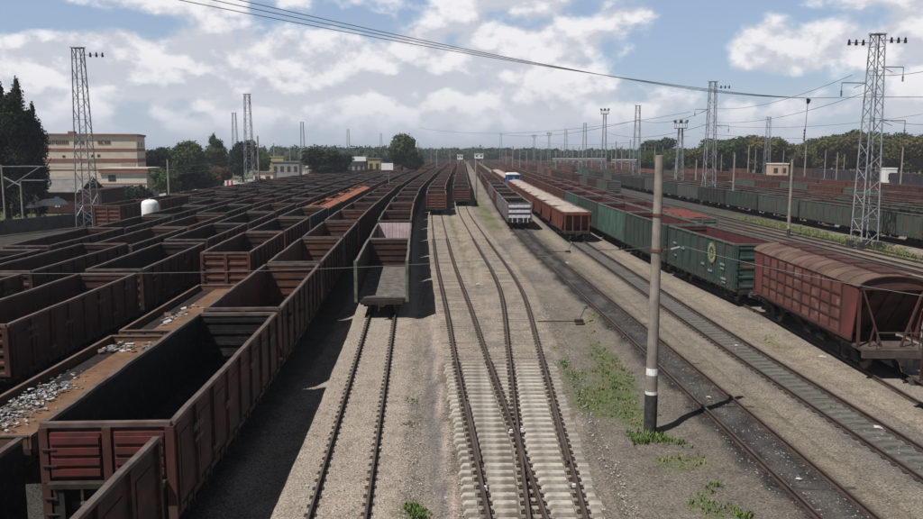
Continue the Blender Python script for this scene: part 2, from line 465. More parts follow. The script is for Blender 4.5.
# grass cover 0..1
def patch(cx, cy, rx, ry, a=1.0): return a * np.exp(-(((GX - cx) / rx) ** 2 + ((GY - cy) / ry) ** 2))
gr = patch(6.9, 37, .8, 5.0, .85)+patch(5.0, 33, 1.3, 5.5, .38) + patch(6.6, 28.6, .9, 1.0, .6) + patch(6.6, 31.5, .8, 2.6, .45) + patch(7.6, 46, .9, 3.0, .5) + patch(4.8, 36, .7, 5.0, .35) + patch(8.0, 23.5, 1.6, 3.5, .22) + patch(5.6, 30, 1.0, 2.2, .3) + patch(7.0, 24.6, 1.0, .9, .55) + patch(6.9, 21.3, .6, .9, .8)
gr = gr + patch(-1.4, 20.8, .45, .7, .9) + patch(-1.5, 25.5, .3, 2.0, .35)
gr = gr + sstep(np.abs(GX - (42.8 - .02 * (GY - 80))), 4.0, 1.6) * sstep(GY, 40, 60) * sstep(165 - GY, 0, 60) * .62
gr = gr + sstep(np.abs(GX - (3.9 - .02 * (GY - 130))), 1.6, .5) * sstep(GY, 86, 110) * sstep(280 - GY, 0, 80) * .75
gr = gr + sstep(np.abs(D1 - 2.2), 1.0, .2) * sstep(GY, 60, 75) * .45
gr = gr + sstep(-56 - GX, 0, 6) * .7 + sstep(GX, 135, 160) * .8 + far * sstep(np.abs(GX), 100, 220) * .8
gr = gr + patch(13.9, 30, 1.0, 2.5, .35) + patch(12.5, 28, .5, 1.5, .3) + patch(16.2, 41, 1.0, 2.5, .6)
col = lerp3(col, (0.062, 0.058, 0.052), sstep(np.abs(GX - 34), 16, 11) * sstep(GY, 90, 125) * .95)
gcov = sstep(gr + (fbm(GX * 1.9, GY * 1.5, 40) - .5) * .9, .32, .62)
col = lerp3(col, (0.090, 0.118, 0.038), gcov * sstep(n1, .2, .7) * .75)
col = lerp3(col, (0.15, 0.135, 0.065), gcov * (1 - sstep(n1, .2, .7)) * .7)
# heights: track beds a little proud of the cesses
hz_ = np.full(GX.shape, -0.15)
for k, f in TR.items():
    if k in ('SA',): continue
    d = np.abs(track_dist(k, GX, GY)); hz_ = np.maximum(hz_, -0.15 + 0.15 * sstep(d + (n2 - .5) * .5, 2.25, 1.6))
hz_ = hz_ + (n2 - .5) * .10 * sstep(np.minimum.reduce([np.abs(D0), np.abs(D1), np.abs(D2), np.abs(D3), np.abs(D4), np.abs(D5)]), 1.4, 2.2)
hz_ = hz_ - turn * .06
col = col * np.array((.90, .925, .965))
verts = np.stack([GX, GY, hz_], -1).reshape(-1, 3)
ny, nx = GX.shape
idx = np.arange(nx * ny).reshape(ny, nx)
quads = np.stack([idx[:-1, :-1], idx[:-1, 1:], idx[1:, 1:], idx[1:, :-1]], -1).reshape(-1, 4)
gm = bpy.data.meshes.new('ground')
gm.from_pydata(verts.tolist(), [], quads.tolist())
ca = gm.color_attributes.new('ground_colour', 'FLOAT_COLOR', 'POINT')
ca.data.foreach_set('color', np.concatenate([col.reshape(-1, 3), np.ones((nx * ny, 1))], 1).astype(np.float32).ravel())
m, N, bs = new_mat('yard_ground')
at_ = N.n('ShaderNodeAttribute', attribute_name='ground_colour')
co = N.n('ShaderNodeTexCoord').outputs['Object']
sp = N.noise(co, 16, 3, 0.7)
vo = N.n('ShaderNodeTexVoronoi'); N.put(vo.inputs['Vector'], co); vo.inputs['Scale'].default_value = 15
md = N.noise(co, 1.4, 5, 0.65)
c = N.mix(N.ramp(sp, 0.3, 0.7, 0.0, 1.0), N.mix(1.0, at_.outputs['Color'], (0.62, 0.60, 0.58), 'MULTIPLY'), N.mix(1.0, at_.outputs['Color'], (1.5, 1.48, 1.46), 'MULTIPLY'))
vs_ = N.sep(vo.outputs['Color'])
c = N.mix(N.ramp(vs_[0], 0.0, 1.0, 0.0, 0.5), c, N.mix(1.0, c, (1.4, 1.4, 1.4), 'MULTIPLY'))
c = N.mix(N.ramp(vs_[1], 0.82, 1.0, 0.0, 0.55), c, N.mix(1.0, c, (0.35, 0.34, 0.34), 'MULTIPLY'))
c = N.mix(N.ramp(md, 0.48, 0.66, 0.0, 0.7), c, N.mix(1.0, c, (0.68, 0.66, 0.64), 'MULTIPLY'))
md2 = N.noise(co, 0.45, 7, 0.7, 0.5)
c = N.mix(N.ramp(md2, 0.52, 0.62, 0.0, 0.45), c, N.mix(1.0, c, (1.25, 1.2, 1.15), 'MULTIPLY'))
vo2 = N.n('ShaderNodeTexVoronoi'); N.put(vo2.inputs['Vector'], co); vo2.inputs['Scale'].default_value = 6.5
c = N.mix(N.ramp(vo2.outputs['Distance'], 0.10, 0.0, 0.0, 0.7), c, N.mix(1.0, c, (1.6, 1.55, 1.5), 'MULTIPLY'))
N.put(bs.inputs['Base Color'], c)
bs.inputs['Roughness'].default_value = 0.95
bs.inputs['Specular IOR Level'].default_value = 0.1
bp = N.n('ShaderNodeBump'); bp.inputs['Strength'].default_value = 0.7; bp.inputs['Distance'].default_value = 0.04
N.put(bp.inputs['Height'], N.math('ADD', vo.outputs['Distance'], sp)); N.put(bs.inputs['Normal'], bp.outputs[0])
gm.materials.append(m)
tag(link('ground', gm), kind='structure')

def gsample(x, y):
    """(grass cover, height) of the ground at x, y"""
    i = int(np.clip(np.searchsorted(ys, y) - 1, 0, ny - 2)); j = int(np.clip(np.searchsorted(xs, x) - 1, 0, nx - 2))
    return gcov[i, j], hz_[i, j]

# loose stones and grass near the camera
def stone_mesh():
    b = MB()
    n = 0
    while n < 26000:
        y = 18 + 34 * random.random() ** 1.5; x = random.uniform(-7, 22)
        d = [abs(x - TR[k](y)) for k in ('T0', 'T1', 'T2', 'T3', 'T4')]
        if random.random() > (1.0 if min(d[0], d[1], d[2]) < 2.3 else .45): continue
        g, h = gsample(x, y)
        s = random.uniform(.014, .042) * (1.25 if random.random() < .1 else 1)
        q = [(s * random.uniform(.6, 1.2), 0, 0), (0, s * random.uniform(.6, 1.2), 0), (-s * random.uniform(.6, 1.2), 0, 0), (0, -s * random.uniform(.6, 1.2), 0), (0, 0, s * random.uniform(.5, 1.0))]
        M = Matrix.Translation((x, y, h + .003)) @ Matrix.Rotation(random.random() * 6.28, 4, 'Z')
        b.add(q, [(0, 1, 4), (1, 2, 4), (2, 3, 4), (3, 0, 4)], random.choice([0, 0, 0, 1, 1, 2, 3] if min(d[:3]) < 2.4 else [1, 2, 2, 2, 3, 3]), M)
        n += 1
    return b
ST = [simple('stone_pale', (.42, .38, .32), .1), simple('stone_mid', (.28, .25, .21), .15), simple('stone_dark', (.12, .11, .10), .2), simple('stone_pink', (.27, .2, .165), .1)]
tag(link('gravel', stone_mesh().mesh('gravel', ST)), 'loose grey and tan ballast stones lying between the empty tracks', 'gravel', kind='stuff')

def grass_mesh():
    b = MB()
    def tuft(x, y, h, n, g=0):
        z = gsample(x, y)[1]
        for _ in range(n):
            a = random.random() * 6.28; l = random.uniform(.4, 1) * h; w = random.uniform(.008, .02) * (1 + h * 2)
            bx, by = x + random.gauss(0, h * .35), y + random.gauss(0, h * .35)
            tx, ty = bx + math.cos(a) * l * .5, by + math.sin(a) * l * .5
            px_, py_ = -math.sin(a) * w, math.cos(a) * w
            b.add([(bx - px_, by - py_, z - .01), (bx + px_, by + py_, z - .01), ((bx + tx) / 2 + px_, (by + ty) / 2 + py_, z + l * .6), ((bx + tx) / 2 - px_, (by + ty) / 2 - py_, z + l * .6), (tx, ty, z + l)],
                  [(0, 1, 2, 3), (3, 2, 4)], g)
    for _ in range(26000):
        r = random.random()
        if r < .55: x, y = random.uniform(3, 10), random.uniform(19.5, 48)
        elif r < .7: x, y = random.uniform(12, 18), random.uniform(25, 48)
        elif r < .78: x, y = random.uniform(-2.5, 0), random.uniform(19.5, 35)
        else: x, y = random.uniform(38.5, 48), random.uniform(60, 120)
        g, h = gsample(x, y)
        if random.random() < g * g * (.3 if y < 60 else 1): tuft(x, y, random.choice([.03, .05, .07, .09, .12, .17]) if y < 60 else random.uniform(.12, .35), 5 if y < 60 else 4, random.choice([0, 0, 1, 2]))
    for (px, py, n, hh) in [(650, 436, 34, .3), (640, 437, 26, .22), (664, 436, 26, .24), (415, 508, 24, .18), (420, 514, 16, .18), (745, 512, 26, .16), (716, 483, 14, .12), (634, 430, 14, .2), (680, 440, 14, .16), (412, 400, 8, .1), (408, 425, 8, .1)]:
        for _ in range(n):
            p = ground_at(px + random.gauss(0, 5), py + random.gauss(0, 2.0)); tuft(p.x, p.y, hh * random.uniform(.5, 1.1), 7, random.choice([0, 0, 1]))
    return b
GR = [simple('grass_green', (.085, .14, .032), .25, 2), simple('grass_mid', (.12, .15, .05), .2, 2), simple('grass_dry', (.22, .19, .09), .2, 2)]
tag(link('grass', grass_mesh().mesh('grass', GR)), 'green and dry grass tufts growing beside the tracks', 'grass', kind='stuff')

# ------------------------------------------------------------------ railway tracks
PROF = [(-.07, 0), (.07, 0), (.07, .02), (.015, .05), (.015, .125), (.038, .135), (.038, .172), (-.038, .172), (-.038, .135), (-.015, .125), (-.015, .05), (-.07, .02)]
def rail_mesh(f, off, y0, y1, dz=0.0):
    b = MB()
    yy = []; y = y0
    while y < y1: yy.append(y); y += 0.8 if y < 100 else (2.5 if y < 200 else 12)
    yy.append(y1)
    vs = []; k = len(PROF)
    for y in yy:
        h = heading(f, y); c_, s_ = math.cos(h), math.sin(h)
        for (px_, pz) in PROF:
            o = off + px_
            vs.append((f(y) + o * c_, y + o * s_, pz + .012 + dz))
    fs = []; ms = []
    for i in range(len(yy) - 1):
        for j in range(k):
            jj = (j + 1) % k
            fs.append((i * k + j, i * k + jj, (i + 1) * k + jj, (i + 1) * k + j)); ms.append(1 if j == 6 else 0)
    fs.append(tuple(range(k))); ms.append(0)
    b.v = vs; b.f = fs; b.m = ms
    return b.mesh('rail', [RAILS, RAILT])
def sleeper_mesh(L, top, w=.26, clips=(), mat=SLEEPC, waist=0.0):
    b = MB()
    hw = w / 2
    if waist:
        # concrete sleeper with sloping shoulders and a lower middle
        xs_ = [-L / 2, -L / 2 + .12, -.98, -.55, -.4, .4, .55, .98, L / 2 - .12, L / 2]
        zt = [top - .06, top - .02, top, top, top - waist, top - waist, top, top, top - .02, top - .06]
        for i in range(len(xs_) - 1):
            b.add([(xs_[i], -hw, -.12), (xs_[i + 1], -hw, -.12), (xs_[i + 1], hw, -.12), (xs_[i], hw, -.12),
                   (xs_[i], -hw + .04, zt[i]), (xs_[i + 1], -hw + .04, zt[i + 1]), (xs_[i + 1], hw - .04, zt[i + 1]), (xs_[i], hw - .04, zt[i])],
                  [(4, 5, 6, 7), (0, 1, 5, 4), (2, 3, 7, 6)] + ([(0, 4, 7, 3)] if i == 0 else []) + ([(1, 2, 6, 5)] if i == len(xs_) - 2 else []), 0)
    else:
        b.box(-L / 2, L / 2, -hw, hw, -.12, top, 0)
    for x in clips:
        b.box(x - .17, x - .045, -.085, .085, top - .004, top + .045, 1)
        b.box(x + .045, x + .17, -.085, .085, top - .004, top + .045, 1)
        b.tube((x - .11, 0, top + .045), (x - .11, 0, top + .085), .025, n=6, mat=1); b.tube((x + .11, 0, top + .045), (x + .11, 0, top + .085), .025, n=6, mat=1)
    return b
def track(key, label, y0, y1, sleepers=None, dz=0.0, kidsrails=((-.76,), (.76,))):
    f = TR[key]
    root = link('railway_track', None, loc=(0, 0, 0)); tag(root, label, None, kind='structure')
    for (o,) in kidsrails: link('rail', rail_mesh(f, o, y0, y1, dz), root)
    if sleepers:
        sy0, sy1, step, mb, mats = sleepers
        me = mb.mesh('sleeper', mats); y = sy0; n = 0; rest = MB()
        while y < sy1:
            h = heading(f, y)
            if n < 95:
                link('sleeper', me, root, (f(y), y + random.uniform(-.02, .02), random.uniform(-.012, .006)), h + random.uniform(-.008, .008))
            else:
                M = Matrix.Translation((f(y), y, random.uniform(-.01, .006))) @ Matrix.Rotation(h, 4, 'Z')
                rest.add(mb.v, mb.f, 0, M); rest.m[-len(mb.f):] = mb.m
            y += step; n += 1
        if rest.v: tag(link('sleepers', rest.mesh('sleepers', mats), root), kind='stuff')
    return root
SM = [SLEEPC, CLIP]
t1 = track('T1', 'rusty curving track on the left of the turnout', 12, 760, (36.4, 90, .56, sleeper_mesh(2.6, .004, .24, (-.76, .76), SLEEPL), [SLEEPL, CLIP]))
t2 = track('T2', 'rusty curving track on the right of the turnout', 12, 760, (36.6, 90, .56, sleeper_mesh(2.6, .004, .24, (-.76, .76), SLEEPL), [SLEEPL, CLIP]), dz=.003)
track('T0', 'empty track leading to the open-ended wagon', 12, 760, (13, 60, .58, sleeper_mesh(2.5, -.012, .2, (-.76, .76), SLEEPL), [SLEEPL, CLIP]))
track('T3', 'oil-blackened track passing the concrete pole', 12, 760, (13, 110, .58, sleeper_mesh(2.65, -.004, .22, (-.76, .76)), [simple('oily_sleeper', (.05, .045, .042), .35, 2, .9), CLIP]), )
track('T4', 'track of grey sleepers in front of the hoppers', 12, 760, (13, 110, .58, sleeper_mesh(2.1, .012, .36, (-.76, .76), SLEEPL), [simple('grey_worn_sleeper', (.155, .147, .135), .3, 1.5, .95, col2=(.095, .09, .082)), CLIP]))
for k, lab in [('T5', 'track under the grain hoppers'), ('T6', 'track behind the green wagons'), ('T7', 'empty track through the middle of the yard'), ('T8', 'empty track beside the grass strip'), ('T9', 'track under the long green row'),
               ('A', 'track under the nearest left row'), ('B', 'track under the brown flat wagons'), ('C', 'track under the third left row')]:
    track(k, lab, 12 if k not in ('T7', 'T8', 'T9') else 40, 760, (30, 130, .6, sleeper_mesh(2.6, .01, .24, (), SLEEPW), [SLEEPW]) if k in ('T7', 'T8') else None)
for k in [q for q in TR if q[0] in 'RM']: track(k, 'track beyond the long green row', 60, 760)
for k in 'DEFG': track(k, 'track in the left part of the yard', 40, 760)
# extra siding rails crossing the grass to the pylon
# turnout: long bearers carrying both tracks, crossing and check rails
tn = link('turnout', None, loc=(0, 0, 0)); tag(tn, 'turnout of pale concrete bearers where the two curved tracks meet', None, kind='structure')
y = 15.2
while y < 36.3:
    xl = TR['T1'](y); xr = TR['T2'](y)
    L0, L1 = xl - 1.36 + random.uniform(-.07, .07), xr + 1.36 + random.uniform(-.07, .07)
    b = MB(); hw = .155; top = .012
    seats = sorted([xl - .76, xl + .76, xr - .76, xr + .76])
    # tops dip between the seats
    knots = [L0, L0 + .1, seats[0] - .28, seats[0] + .24]
    mids = [(seats[0] + .38, seats[1] - .38), (seats[2] + .38, seats[3] - .38)]
    kz = [(L0, top - .05), (L0 + .1, top + .06), (seats[0] - .24, top + .06), (seats[0] - .2, top), (seats[0] + .2, top), (seats[0] + .26, top + .065), (seats[1] - .3, top + .065), (seats[1] - .22, top),
          (seats[2] + .22, top), (seats[2] + .3, top + .065), (seats[3] - .26, top + .065), (seats[3] - .2, top), (seats[3] + .2, top), (seats[3] + .24, top + .06), (L1 - .1, top + .06), (L1, top - .05)]
    for i in range(len(kz) - 1):
        (xa, za), (xb, zb) = kz[i], kz[i + 1]
        if xb - xa < .005: continue
        b.add([(xa, -hw, -.12), (xb, -hw, -.12), (xb, hw, -.12), (xa, hw, -.12), (xa, -hw + .03, za), (xb, -hw + .03, zb), (xb, hw - .03, zb), (xa, hw - .03, za)],
              [(4, 5, 6, 7), (0, 1, 5, 4), (2, 3, 7, 6)] + ([(0, 4, 7, 3)] if i == 0 else []) + ([(1, 2, 6, 5)] if i == len(kz) - 2 else []), 0)
    for x in (xl - .76, xl + .76, xr - .76, xr + .76):
        b.box(x - .19, x - .045, -.1, .1, top - .004, top + .05, 1); b.box(x + .045, x + .19, -.1, .1, top - .004, top + .05, 1)
        b.tube((x - .12, 0, top + .05), (x - .12, 0, top + .10), .03, n=6, mat=1); b.tube((x + .12, 0, top + .05), (x + .12, 0, top + .10), .03, n=6, mat=1)
    link('bearer', b.mesh('bearer', SM), tn, (0, y + random.uniform(-.02, .02), random.uniform(-.015, .008)), random.uniform(-.006, .006))
    y += .545
# the crossing nose, wing rails and check rails
b = MB()
link('check_rail', rail_mesh(TR['T1'], -.76 + .09, 24, 30, .001), tn)
link('check_rail', rail_mesh(TR['T2'], .76 - .09, 24, 30, .001), tn)
def crossing_y():
    lo, hi = 20., 37.
    for _ in range(40):
        mid_ = (lo + hi) / 2
        if TR['T1'](mid_) + .76 > TR['T2'](mid_) - .76: lo = mid_
        else: hi = mid_
    return lo
cy = crossing_y()
cx = TR['T1'](cy) + .76
b = MB(); b.prism([(-.13, .02), (.13, .02), (.11, .12), (-.11, .12)], cy - 1.5, cy + 1.1, 'y', 0, Matrix.Translation((cx, 0, 0)))
link('crossing_block', b.mesh('crossing_block', [RAILS]), tn)
for (px, py) in [(511, 432), (522, 431), (559, 428), (485, 489), (574, 487)]:
    p = ground_at(px, py, .06); b = MB()
    b.box(-.05, .05, -.035, .035, 0, .10)
    b.box(-.07, .07, -.05, .05, -.03, .001)
    link('marker_block', b.mesh('marker_block', [WHITE]), tn, (p.x, p.y, .05), .2)

# ------------------------------------------------------------------ wagons
WM = [PAINT, INNER, RIM, UNDER, WHEEL]
def side_wall_mb(s, HT, Lh=6.45, W2=1.52, zb=1.12, ribs=9, var=0):
    b = MB()
    x0, x1 = W2 - .06, W2
    def X(a, c): return (min(a * s, c * s), max(a * s, c * s))
    xa, xb = X(x0, x0 + .03); b.segbox(xa, xb, -Lh, Lh, zb, HT - .1, 1)
    xa, xb = X(x0 + .033, x1); b.segbox(xa, xb, -Lh, Lh, zb, HT - .1, 0)
    xa, xb = X(x0 - .03, x1 + .06); b.segbox(xa, xb, -Lh, Lh, HT - .1, HT, 2)
    xa, xb = X(x1, x1 + .05); b.box(xa, xb, -Lh, Lh, zb - .06, zb + .1, 0)
    for i in range(ribs):
        y = -Lh + .1 + (2 * Lh - .2) * i / (ribs - 1)
        xa, xb = X(x1, x1 + .09); b.box(xa, xb, y - .07, y + .07, zb + .1, HT - .1, 0)
        if i < ribs - 1:
            yc = y + (2 * Lh - .2) / (ribs - 1) / 2
            xa, xb = X(x1, x1 + .025); b.box(xa, xb, yc - .45, yc + .45, zb + .35, HT - .5, 0)
            # bottom-hatch latch
            xa, xb = X(x1 + .05, x1 + .09); b.box(xa, xb, yc - .28, yc - .20, zb - .16, zb + .12, 3); b.box(xa, xb, yc + .20, yc + .28, zb - .16, zb + .12, 3)
    if var:
        # knocked-about walls: bulges and a rim that is no longer straight
        Yv = np.array([p[1] for p in b.v]); Zv = np.array([p[2] for p in b.v]); k = np.clip((Zv - zb) / (HT - zb), 0, 1)
        edge = np.clip((Lh - np.abs(Yv)) / 1.2, 0, 1)
        dx = (fbm(Yv * .42 + var * 9.1, Yv * 0 + s * 3.3, 50 + var, 3) - .45) * .12 * k * edge
        dz = (fbm(Yv * .8 + var * 4.7, Yv * 0 + s * 7.7, 90 + var, 3) - .5) * .06 * k ** 3 * edge
        b.v = [(p[0] + s * float(a_), p[1], p[2] + float(c_)) for p, a_, c_ in zip(b.v, dx, dz)]
    return b
def end_wall_mb(s, HT, Lh=6.45, W2=1.52, zb=1.12):
    b = MB()
    w = W2 - .065
    def Y(a, c): return (min(a * s, c * s), max(a * s, c * s))
    ya, yb = Y(Lh - .05, Lh - .025); b.box(-w, w, ya, yb, zb, HT - .11, 1)
    ya, yb = Y(Lh - .022, Lh + .01); b.box(-w, w, ya, yb, zb, HT - .11, 0)
    ya, yb = Y(Lh - .08, Lh + .09); b.box(-w - .02, w + .02, ya, yb, HT - .105, HT + .005, 2)
    for x in (-W2 + .06, 0, W2 - .06):
        ya, yb = Y(Lh + .01, Lh + .13); b.box(x - .1, x + .1, ya, yb, zb - .1, HT - .105, 0)
    n = 5
    for i in range(n):
        z = zb + .2 + (HT - zb - .5) * i / (n - 1)
        for (xa_, xb_) in ((-W2 + .17, -.11), (.11, W2 - .17)):
            ya, yb = Y(Lh + .01, Lh + .07)
            b.prism([(ya, z - .11), (ya, z + .11), (yb, z + .05), (yb, z - .05)] if s > 0 else [(yb, z - .11), (yb, z + .11), (ya, z + .05), (ya, z - .05)], xa_, xb_, 'x', 0)
        ya, yb = Y(Lh - .10, Lh - .05); b.box(-w, w, ya, yb, z - .06, z + .06, 1)
    # grab ladder
    for k in range(5):
        z = zb + .1 + k * .4; ya, yb = Y(Lh + .13, Lh + .17); b.box(-W2 + .02, -W2 + .36, ya, yb, z, z + .03, 3)
    return b
def underframe_mb(Lh=6.45, W2=1.52, deck=1.2, mat=1):
    b = MB()
    b.box(-W2 + .07, W2 - .07, -Lh + .06, Lh - .06, deck - .06, deck, mat)
    b.box(-.22, .22, -Lh - .1, Lh + .1, .82, deck - .062, 3)
    for y in (-Lh + .05, -4.3, -2.2, 0, 2.2, 4.3, Lh - .05): b.box(-W2 + .03, W2 - .03, y - .09, y + .09, .95, deck - .064, 3)
    b.tube((-.5, -.7, .78), (-.5, .3, .78), .2, n=10, mat=3); b.tube((.3, .2, .8), (.9, .2, .8), .16, n=10, mat=3)
    b.box(-1.15, -1.0, -1.6, 1.8, .72, .78, 3)
    for s in (-1, 1): b.box(-1.25, 1.25, s * (Lh + .1) - .08, s * (Lh + .1) + .08, .86, 1.12, 3)
    return b
def coupler_mb():
    b = MB(); b.box(-.09, .09, 0, .45, -.09, .09, 3); b.box(-.2, .17, .45, .62, -.17, .17, 3); b.box(-.22, -.06, .60, .72, -.14, .14, 3); b.tube((.12, .3, -.1), (.15, .62, -.42), .025, n=5, mat=3)
    return b
def wheelset_mb():
    b = MB(); b.tube((-.95, 0, 0), (.95, 0, 0), .075, n=8, mat=3)
    for s in (-1, 1):
        b.tube((s * .72, 0, 0), (s * .80, 0, 0), .475, n=20, mat=4); b.tube((s * .68, 0, 0), (s * .722, 0, 0), .50, n=20, mat=4); b.tube((s * .80, 0, 0), (s * .85, 0, 0), .16, n=10, mat=4)
    return b
def bogie_mb():
    b = MB()
    for s in (-1, 1):
        a, c = (.93, 1.07) if s > 0 else (-1.07, -.93)
        b.prism([(-1.12, .42), (-1.12, .62), (-.45, .86), (.45, .86), (1.12, .62), (1.12, .42), (.8, .46), (.5, .28), (-.5, .28), (-.8, .46)], a, c, 'x', 3)
        for y in (-.925, .925): b.box(s * 1.0 - .13, s * 1.0 + .13, y - .17, y + .17, .34, .62, 3)
        for y in (-.16, 0, .16): b.tube((s * 1.09, y, .32), (s * 1.09, y, .62), .055, n=6, mat=3)
    b.box(-1.0, 1.0, -.2, .2, .52, .78, 3)
    return b
WS = wheelset_mb().mesh('wheelset', WM); BG = bogie_mb().mesh('bogie', WM); CP = coupler_mb().mesh('coupler', WM)
def full_bogie_mb():
    b = bogie_mb()
    for y in (-.925, .925):
        w = wheelset_mb(); b2 = MB(); b2.add(w.v, w.f, 0, Matrix.Translation((0, y, .49 + .18 - .0))); b2.m = list(w.m); b.merge(b2)
    return b
RZ = .18   # rail head height
def running_gear(root, Lb=4.33, Lc=6.55):
    for s in (-1, 1):
        bo = link('bogie', BG, root, (0, s * Lb, RZ - .0))
        for y in (-.925, .925): link('wheelset', WS, bo, (0, y, .475))
        link('coupler', CP, root, (0, s * Lc, 1.0), 0 if s > 0 else math.pi)
MESHC = {}
def gondola(HT=3.45, near=True, farw=True, lod=0, deck=1.2, inner=None, var=0):
    key = ('gon', HT, near, farw, lod, inner, var)
    WM = [PAINT, INNERM if inner else INNER, RIM, UNDER, WHEEL]
    if key not in MESHC:
        ss = [side_wall_mb(-1, HT, var=var), side_wall_mb(1, HT, var=var)]; es = ([end_wall_mb(-1, HT)] if near else []) + ([end_wall_mb(1, HT)] if farw else [])
        if lod == 0: MESHC[key] = ([x.mesh('side_wall', WM) for x in ss], [x.mesh('end_wall', WM) for x in es], underframe_mb(deck=deck).mesh('underframe', WM))
        else:
            body = MB()
            for x in ss + es + [underframe_mb(deck=deck)]: body.merge(x)
            if lod == 2:
                for s in (-1, 1):
                    q = full_bogie_mb(); w = MB(); w.add(q.v, q.f, 0, Matrix.Translation((0, s * 4.33, RZ))); w.m = list(q.m); body.merge(w)
                    body.box(-.15, .15, min(s * 6.5, s * 7.0), max(s * 6.5, s * 7.0), .9, 1.15, 3)
            MESHC[key] = body.mesh('open_wagon', WM)
            if lod == 1: MESHC[key] = (body.mesh('body', WM), full_bogie_mb().mesh('bogie_with_wheels', WM))
    d = MESHC[key]
    if lod == 2: return link('open_wagon', d)
    root = link('open_wagon', None)
    if lod == 1:
        link('body', d[0], root)
        for s in (-1, 1): link('bogie', d[1], root, (0, s * 4.33, RZ)); link('coupler', CP, root, (0, s * 6.55, 1.0), 0 if s > 0 else math.pi)
        return root
    for x in d[0]: link('side_wall', x, root)
    for x in d[1]: link('end_wall', x, root)
    link('underframe', d[2], root)
    running_gear(root)
    return root
def set_colour(root, rgba):
    st = [root]
    while st:
        o = st.pop(); o.color = rgba; st += list(o.children)
PROTO = {}
def get_gondola(**kw):
    k = tuple(sorted(kw.items()))
    if k not in PROTO: PROTO[k] = gondola(**kw); PROTO[k]['_first'] = 1; return PROTO[k]
    return copy_tree(PROTO[k])

simple('brown_rubbish0', (.16, .085, .05), .3, 1.0, .95, col2=(.07, .05, .04))
def hashr(d): return random.Random(d['n'] * 31 + sum(map(ord, d['key'])) * 7).random()
def near_ok(d, kw): return kw['near'] and kw['farw'] and not (d['key'] == 'A' and d['n'] < 3)
class heap_mesh:
    def __init__(s, z0, amp, seed): s.a = (z0, amp, seed)
    def data_mesh(s, mat):
        z0, amp, seed = s.a; n1_, n2_ = 40, 10; b = MB(); vs = []
        for i in range(n1_):
            for j in range(n2_):
                u = i / (n1_ - 1) * 2 - 1; v = j / (n2_ - 1) * 2 - 1
                nz = float(fbm(np.array([u * 5.0 + seed]), np.array([v * 1.6 + seed * .3]), seed, 4)[0])
                vs.append((v * 1.42, u * 6.3, z0 + amp * (nz * 1.5 - .45) * (1 - .3 * abs(v)) + .03))
        b.add(vs, [(i * n2_ + j, i * n2_ + j + 1, (i + 1) * n2_ + j + 1, (i + 1) * n2_ + j) for i in range(n1_ - 1) for j in range(n2_ - 1)], 0)
        return b.mesh('heap', [mat])
ORD = 'first second third fourth fifth sixth seventh eighth ninth tenth eleventh twelfth thirteenth fourteenth fifteenth sixteenth seventeenth eighteenth nineteenth twentieth'.split() + ['twenty-' + w for w in 'first second third fourth fifth sixth seventh eighth ninth'.split()] + ['thirtieth'] + ['thirty-' + w for w in 'first second third fourth fifth sixth seventh eighth ninth'.split()]
PAL = {'rust-brown': (.115, .040, .026), 'dark brown': (.050, .025, .020), 'maroon': (.078, .030, .025), 'dark green': (.022, .038, .032), 'green': (.034, .070, .058), 'teal green': (.060, .135, .11),
       'grey-green': (.085, .11, .09), 'grey': (.19, .18, .185), 'red': (.17, .030, .024), 'orange-brown': (.30, .095, .05), 'pale grey': (.35, .33, .32), 'pale green': (.17, .24, .17), 'blue-black': (.03, .037, .055), 'pink-grey': (.36, .27, .26)}
TODO = []   # (distance, fn)
def place(root, f, yc):
    root.location = (f(yc), yc, 0); root.rotation_euler = (0, 0, math.atan2(-(f(yc + 5) - f(yc - 5)), 10.0))

def row(key, y0, y1, phrase, palette, HT=3.45, skip=(), start=1, special={}, rusty=(.3, 1.0), pitch=13.92, group=None):
    """open wagons standing on one track; y0 = near face of the first"""
    f = TR[key]; y = y0; n = start
    rr = random.Random(hash(key) % 1000 if False else sum(map(ord, key)) * 7)
    while y < y1:
        if n not in skip:
            TODO.append(dict(f=f, y=y + 6.55, n=n, phrase=phrase, col=rr.choice(palette), HT=HT + (0 if HT > 3.45 else rr.choice([0, 0, -.08, -.16, .06])), sp=special.get(n, {}), rust=rr.uniform(*rusty), key=key, group=group or 'open wagons standing in ' + phrase))
        n += 1; y += pitch
dk = ['dark brown', 'rust-brown', 'dark brown', 'maroon', 'rust-brown', 'dark green']
row('A', 4.15, 330, 'the nearest row left of the empty track', dk + ['dark brown'], special={1: dict(farw=False, col='dark brown', rust=0.0), 2: dict(col='maroon', rust=0.02), 3: dict(col='dark brown', rust=.9), 4: dict(col='dark brown', rust=.95), 5: dict(rust=.8)})
row('T0', 46.3, 330, 'the row behind the open-ended wagon', dk, special={1: dict(near=False, col='grey', rust=.5), 2: dict(col='grey', rust=.6), 3: dict(rust=.5)})
row('B', 50.2, 97, 'the row led by the brown flat wagons', dk, start=3, special={3: dict(col='rust-brown', rust=.35), 4: dict(col='rust-brown', rust=.2), 5: dict(col='green', rust=.5)})
row('B', 50.2 + 13.92 * 7, 300, 'the row led by the brown flat wagons', dk, start=10)
row('C', 15.6, 300, 'the third row left of the empty track', dk, special={2: dict(col='maroon', rust=.5), 3: dict(col='dark brown', rust=.1), 4: dict(col='dark brown', rust=.2)}, rusty=(0, .7))
row('D', 27.9, 300, 'the fourth row left of the empty track', dk, rusty=(0, .7))
row('E', 39.5, 300, 'the fifth row left of the empty track', ['dark brown', 'dark green', 'dark brown', 'blue-black'], rusty=(0, .5))
row('F', 115, 280, 'the sixth row left of the empty track', dk, rusty=(0, .6))
row('G', 94, 270, 'the outermost left row', ['rust-brown', 'rust-brown', 'dark brown'], special={1: dict(col='rust-brown')})
